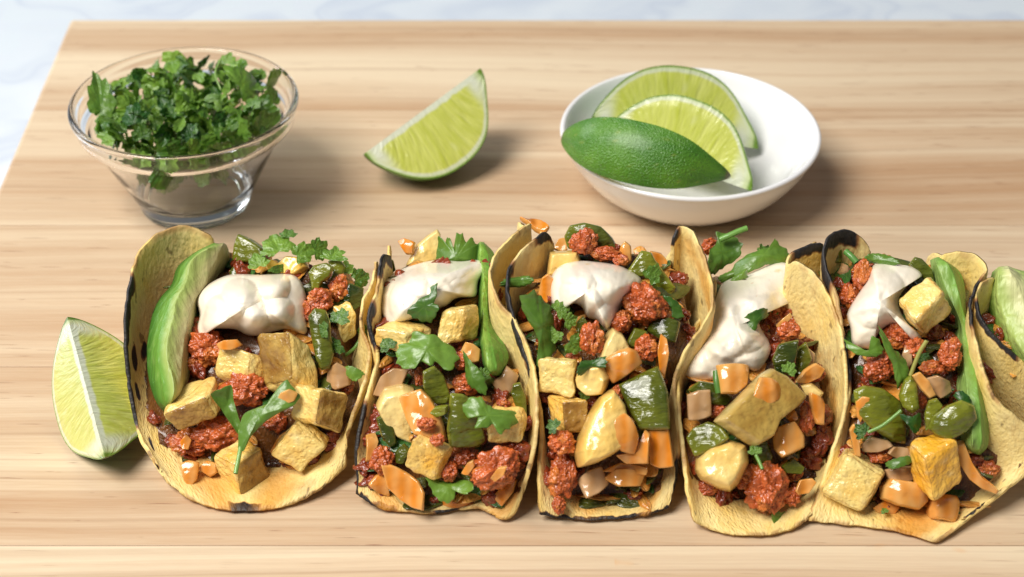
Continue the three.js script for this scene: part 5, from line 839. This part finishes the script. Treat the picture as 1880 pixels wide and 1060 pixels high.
leaf(T4, 1400, 470, 24, -60, [-30, 0], 'dark leaf under the wide leaf at the top of the fourth taco', { tone: 0.25, lift: 0.4 });
sheet(T4, [[1361, 598], [1370, 580], [1386, 570], [1410, 567], [1413, 582], [1396, 590], [1386, 608], [1375, 616], [1362, 608]], 'dark cilantro leaf stuck on the lower sauce of the fourth taco', { tone: 0.22, lift: 1.65, rough: 0.25 });
stalk(T4, [[1315, 682, 1.4], [1316, 700, 1.5], [1320, 722, 1.5]], 'short green stalk beside the striped onion, fourth taco', { r: 0.11, c: [0.08, 0.2, 0.03] });
leaf(T4, 1446, 684, 18, -30, [-10, 0], 'small bright leaf above the skin potato slab, fourth taco', { tone: 0.75, lift: 1.3, lobes: 3 });
leaf(T4, 1388, 834, 16, 10, [-10, 0], 'small cilantro sprig standing on the big red chorizo, fourth taco', { tone: 0.65, lift: 1.5, lobes: 5 }, [[1388, 836, 1.5], [1394, 848, 1.6], [1400, 862, 1.7]]);
leaf(T4, 1418, 954, 30, -75, [-35, 0], 'flat jagged cilantro leaf on the front lip of the fourth taco', { tone: 0.45, lift: 0.15, lobes: 5, w: 0.5, l: 1.0, curl: 0.05, wave: 0.05 });

// ---------------------------------------------------------------- fifth taco
dollop(T5, [[1602, 486], [1625, 484], [1651, 486], [1680, 491], [1696, 508], [1680, 512], [1662, 530], [1648, 552], [1656, 578], [1672, 600], [1694, 618], [1684, 634], [1672, 622], [1648, 596], [1632, 598], [1620, 606], [1607, 622], [1606, 640], [1586, 640], [1564, 633], [1563, 602], [1554, 580], [1566, 555], [1582, 531], [1597, 508]], 'ragged cream sauce drizzle dripping down on the fifth taco', { th: 0.8, lift: 0.45, swirl: 0.2, seed: 16.3, c0: [1616, 555] });
avocado(T5, [
  [[[1708, 478], [1712, 502], [1722, 534], [1742, 568], [1752, 595], [1752, 630], [1758, 665], [1756, 718], [1758, 770], [1758, 806], [1772, 824]], 0.3, [0.26, 0.38, 0.10]],
  [[[1716, 474], [1726, 500], [1738, 534], [1754, 568], [1766, 600], [1768, 640], [1772, 680], [1778, 730], [1784, 780], [1786, 812], [1786, 832]], 1.1, [0.24, 0.39, 0.085]],
  [[[1722, 472], [1744, 488], [1756, 520], [1766, 560], [1776, 600], [1784, 640], [1790, 680], [1798, 730], [1802, 780], [1802, 815], [1795, 835]], 1.0, [0.19, 0.37, 0.055]],
  [[[1728, 473], [1763, 500], [1772, 529], [1774, 568], [1786, 610], [1794, 645], [1802, 678], [1812, 740], [1816, 790], [1814, 820], [1800, 836]], 0.3, GRN],
], 'long pale green avocado slice along the right of the fifth taco', { seed: 9, thick: 0.8, bump: 0.16 });
potato(T5, [1669, 588], [1647, 553], [1724, 541], [1697, 619], 'large wet potato cube beside the avocado high on the fifth taco', { lift: 1.2, amber: 0.3, round: 0.14 });
potato(T5, [1690, 835], [1667, 817], [1750, 812], [1709, 913], 'orange glazed potato cube at the front of the fifth taco', { lift: 0.85, amber: 0.95 });
potato(T5, [1614, 862], [1545, 826], [1573, 944], [1626, 856], 'big greyish potato cube at the front left of the fifth taco', { lift: 0.5, skin: 'bc', amber: 0.1 });
chorizo(T5, 1583, 508, 20, 30, 'chorizo lump left of the drizzle near the top of the fifth taco', { lift: 0.7 });
chorizo(T5, 1560, 545, 18, 26, 'shaded chorizo crumb along the left wall of the fifth taco', { lift: 0.2, dark: 0.6 });  // wall shade put into its darker colour
chorizo(T5, 1650, 614, 30, 26, 'dark chorizo lump below the drizzle of the fifth taco', { lift: 0.55, dark: 0.55 });
chorizo(T5, 1614, 672, 30, 30, 'chorizo lump under the curled leaf, left of the fifth taco', { lift: 0.65, dark: 0.45 });
chorizo(T5, 1744, 655, 22, 26, 'bright crumbly chorizo beside the avocado, fifth taco', { lift: 0.85, dark: 0.2 });
chorizo(T5, 1710, 676, 22, 15, 'orange chorizo crumb left of the bright crumbly one, fifth taco', { lift: 0.8, dark: 0.1 });
chorizo(T5, 1752, 634, 12, 16, 'small chorizo crumb against the avocado edge, fifth taco', { lift: 0.9, dark: 0.25 });
chorizo(T5, 1681, 642, 20, 20, 'pink chorizo lump under the tip of the drizzle, fifth taco', { lift: 0.7, dark: 0.15 });
chorizo(T5, 1617, 838, 24, 15, 'chorizo crumb above the big greyish potato, fifth taco', { lift: 0.35 });
chorizo(T5, 1815, 862, 20, 16, 'loose chorizo crumb on the opened right side of the fifth taco', { lift: 0.15, dark: 0.4 });
chorizo(T5, 1693, 735, 10, 14, 'tiny chorizo crumb right of the chili, fifth taco', { lift: 0.5 });
pepper(T5, [[1526, 460], [1528, 442], [1540, 438], [1547, 462], [1546, 482], [1532, 484]], 'green pepper bit inside the burnt top left rim of the fifth taco', { dark: 0.3, lift: 0.25 });
pepper(T5, [[1668, 486], [1680, 472], [1692, 475], [1710, 495], [1718, 528], [1702, 522], [1685, 502]], 'dark wrinkled pepper behind the drizzle of the fifth taco', { dark: 0.65, lift: 0.5 });
pepper(T5, [[1573, 718], [1590, 708], [1622, 714], [1655, 738], [1668, 775], [1668, 816], [1640, 812], [1602, 788], [1578, 762]], 'largest olive pepper piece in the left middle of the fifth taco', { dark: 0.12, lift: 0.8, dome: 0.06 });
pepper(T5, [[1650, 727], [1660, 698], [1672, 687], [1684, 706], [1688, 750], [1676, 760], [1658, 748]], 'small whole yellow green chili in the middle of the fifth taco', { dark: 0.0, lift: 1.1, th: 0.5, edge: 0.6 });
stalk(T5, [[1672, 690, 1.2], [1680, 668, 1.25], [1690, 645, 1.3], [1702, 626, 1.35]], 'thin yellow green chili stem leaning up in the fifth taco', { r: 0.065, c: [0.34, 0.33, 0.07] });
pepper(T5, [[1706, 790], [1715, 766], [1740, 745], [1766, 735], [1790, 746], [1797, 770], [1776, 794], [1745, 808], [1724, 802]], 'shiny folded green pepper piece over the orange potato, fifth taco', { dark: 0.3, lift: 1.2, dome: 0.12 });
pepper(T5, [[1697, 762], [1705, 736], [1720, 731], [1731, 745], [1716, 775], [1700, 792]], 'light green pepper strip left of the shiny folded one, fifth taco', { dark: 0.05, lift: 0.95 });
onion(T5, [[1571, 738], [1584, 727], [1598, 730], [1594, 748], [1580, 776], [1573, 764]], 'curved pale onion strip at the left of the fifth taco', { amber: 0.5, lift: 1.2 });
onion(T5, [[1560, 790], [1568, 778], [1576, 808], [1579, 838], [1569, 836]], 'thin hanging onion strip by the left wall of the fifth taco', { amber: 0.5, lift: 0.9 });
onion(T5, [[1580, 817], [1600, 804], [1630, 810], [1640, 820], [1615, 830], [1586, 831]], 'brown onion petal below the largest pepper, fifth taco', { brown: true, lift: 0.65 });
onion(T5, [[1621, 892], [1635, 878], [1670, 884], [1706, 892], [1709, 920], [1690, 937], [1650, 929], [1622, 916]], 'big translucent onion block at the front of the fifth taco', { amber: 0.3, lift: 0.75, th: 0.6 });
onion(T5, [[1711, 936], [1720, 907], [1755, 910], [1761, 925], [1752, 961], [1715, 951]], 'orange onion cube on the front right lip of the fifth taco', { amber: 0.65, lift: 0.4, th: 0.6, sharp: 1 });
onion(T5, [[1754, 815], [1770, 814], [1786, 850], [1810, 885], [1834, 900], [1830, 909], [1804, 900], [1780, 880], [1762, 850]], 'long onion strip lying down the right front of the fifth taco', { amber: 0.55, lift: 0.7 });
onion(T5, [[1675, 690], [1688, 683], [1705, 700], [1718, 726], [1706, 732], [1690, 715]], 'pink onion strip right of the chili, fifth taco', { amber: 0.1, lift: 1.1 });
onion(T5, [[1701, 697], [1720, 689], [1745, 700], [1751, 720], [1726, 732], [1710, 718]], 'brown translucent onion under the bright chorizo, fifth taco', { brown: true, lift: 0.75 });
onion(T5, [[1628, 866], [1650, 857], [1680, 858], [1685, 882], [1650, 886], [1632, 880]], 'rough brown onion above the big onion block, fifth taco', { brown: true, lift: 0.55 });
onion(T5, [[1628, 832], [1640, 820], [1665, 822], [1666, 836], [1645, 842]], 'wet onion bit left of the orange potato, fifth taco', { brown: true, lift: 0.6 });
onion(T5, [[1603, 932], [1635, 914], [1655, 928], [1642, 946], [1612, 942]], 'oily onion shred on the lip beside the greyish potato, fifth taco', { amber: 0.7, lift: 0.15 });
onion(T5, [[1540, 502], [1549, 484], [1558, 488], [1556, 506], [1546, 510]], 'small purple onion bit inside the burnt rim of the fifth taco', { brown: true, lift: 0.3 });
onion(T5, [[1656, 652], [1664, 630], [1674, 646], [1676, 668], [1668, 676]], 'dark onion sliver below the drizzle, fifth taco', { brown: true, lift: 0.75 });
sheet(T5, [[1586, 476], [1595, 468], [1612, 465], [1640, 474], [1651, 486], [1630, 489], [1606, 482]], 'folded leaf at the top of the drizzle, fifth taco', { tone: 0.4, lift: 0.8 });
stalk(T5, [[1553, 462, 0.5], [1562, 470, 0.6], [1573, 482, 0.65]], 'short green stalk at the top left of the fifth taco', { r: 0.11, c: [0.10, 0.27, 0.05] });
sheet(T5, [[1552, 622], [1568, 636], [1590, 643], [1604, 640], [1599, 618], [1614, 626], [1623, 645], [1612, 654], [1590, 655], [1564, 645]], 'long curled bright leaf under the end of the drizzle, fifth taco', { tone: 0.6, lift: 1.4, rough: 0.2, c0: [1594, 648], tilt: [-10, 0] });
sheet(T5, [[1616, 612], [1622, 600], [1627, 620], [1634, 636], [1652, 648], [1664, 668], [1665, 690], [1655, 712], [1645, 692], [1638, 668], [1624, 645]], 'narrow twisted leaf hanging down the middle of the fifth taco', { tone: 0.55, lift: 1.3, rough: 0.2, c0: [1645, 662], tilt: [0, 25] });
sheet(T5, [[1655, 762], [1675, 765], [1690, 759], [1693, 785], [1680, 796], [1668, 782]], 'blackish wilted leaf below the chili, fifth taco', { tone: 0.02, lift: 1.0, rough: 0.3 });
leaf(T5, 1590, 796, 20, 60, [-10, 0], 'dark wet sprig with thin stem on the largest pepper, fifth taco', { tone: 0.12, lift: 1.3, lobes: 5, wave: 0.25 }, [[1594, 794, 1.35], [1620, 782, 1.4], [1642, 765, 1.4], [1655, 754, 1.4]]);
sheet(T5, [[1627, 851], [1645, 842], [1672, 838], [1676, 848], [1656, 858], [1635, 861]], 'green leaf strip left of the orange potato, fifth taco', { tone: 0.35, lift: 0.95 });
leaf(T5, 1626, 942, 9, 20, [-30, 0], 'tiny green leaf fleck on the front lip of the fifth taco', { tone: 0.6, lift: 0.35 });
sheet(T5, [[1752, 726], [1763, 717], [1784, 733], [1786, 752], [1774, 752], [1762, 738]], 'black green wilted leaf beside the avocado, fifth taco', { tone: 0.02, lift: 1.45, rough: 0.3 });
leaf(T5, 1694, 650, 16, 180, [0, 0], 'dark leaf scrap below the large wet potato, fifth taco', { tone: 0.08, lift: 1.0 });

// ---------------------------------------------------------------- taco at the right edge
avocado(T6, [
  [[[1822, 500], [1812, 540], [1818, 580], [1840, 630], [1880, 690], [1930, 760]], 0.2, [0.17, 0.34, 0.04]],
  [[[1834, 490], [1832, 540], [1846, 590], [1876, 640], [1910, 690], [1950, 755]], 1.0, [0.44, 0.56, 0.15]],
  [[[1850, 488], [1872, 530], [1892, 580], [1918, 630], [1948, 680], [1975, 740]], 1.0, [0.66, 0.66, 0.32]],
  [[[1860, 492], [1910, 510], [1940, 560], [1965, 620], [1990, 680], [1990, 730]], 0.2, [0.40, 0.55, 0.14]],
], 'pale ridged avocado chunk in the cut off taco at the right edge', { seed: 14, thick: 0.8, bump: 0.16 });

// ---------------------------------------------------------------- centimetres to metres, shadows, picture
const doneGeo = new Set();
scene.traverse((o) => {
  o.position.multiplyScalar(0.01);
  if (o.isMesh) { o.castShadow = o.receiveShadow = true; if (!doneGeo.has(o.geometry)) { doneGeo.add(o.geometry); o.geometry.scale(0.01, 0.01, 0.01); } }
});
camera.position.multiplyScalar(0.01);
camera.updateMatrixWorld();
renderer.render(scene, camera);
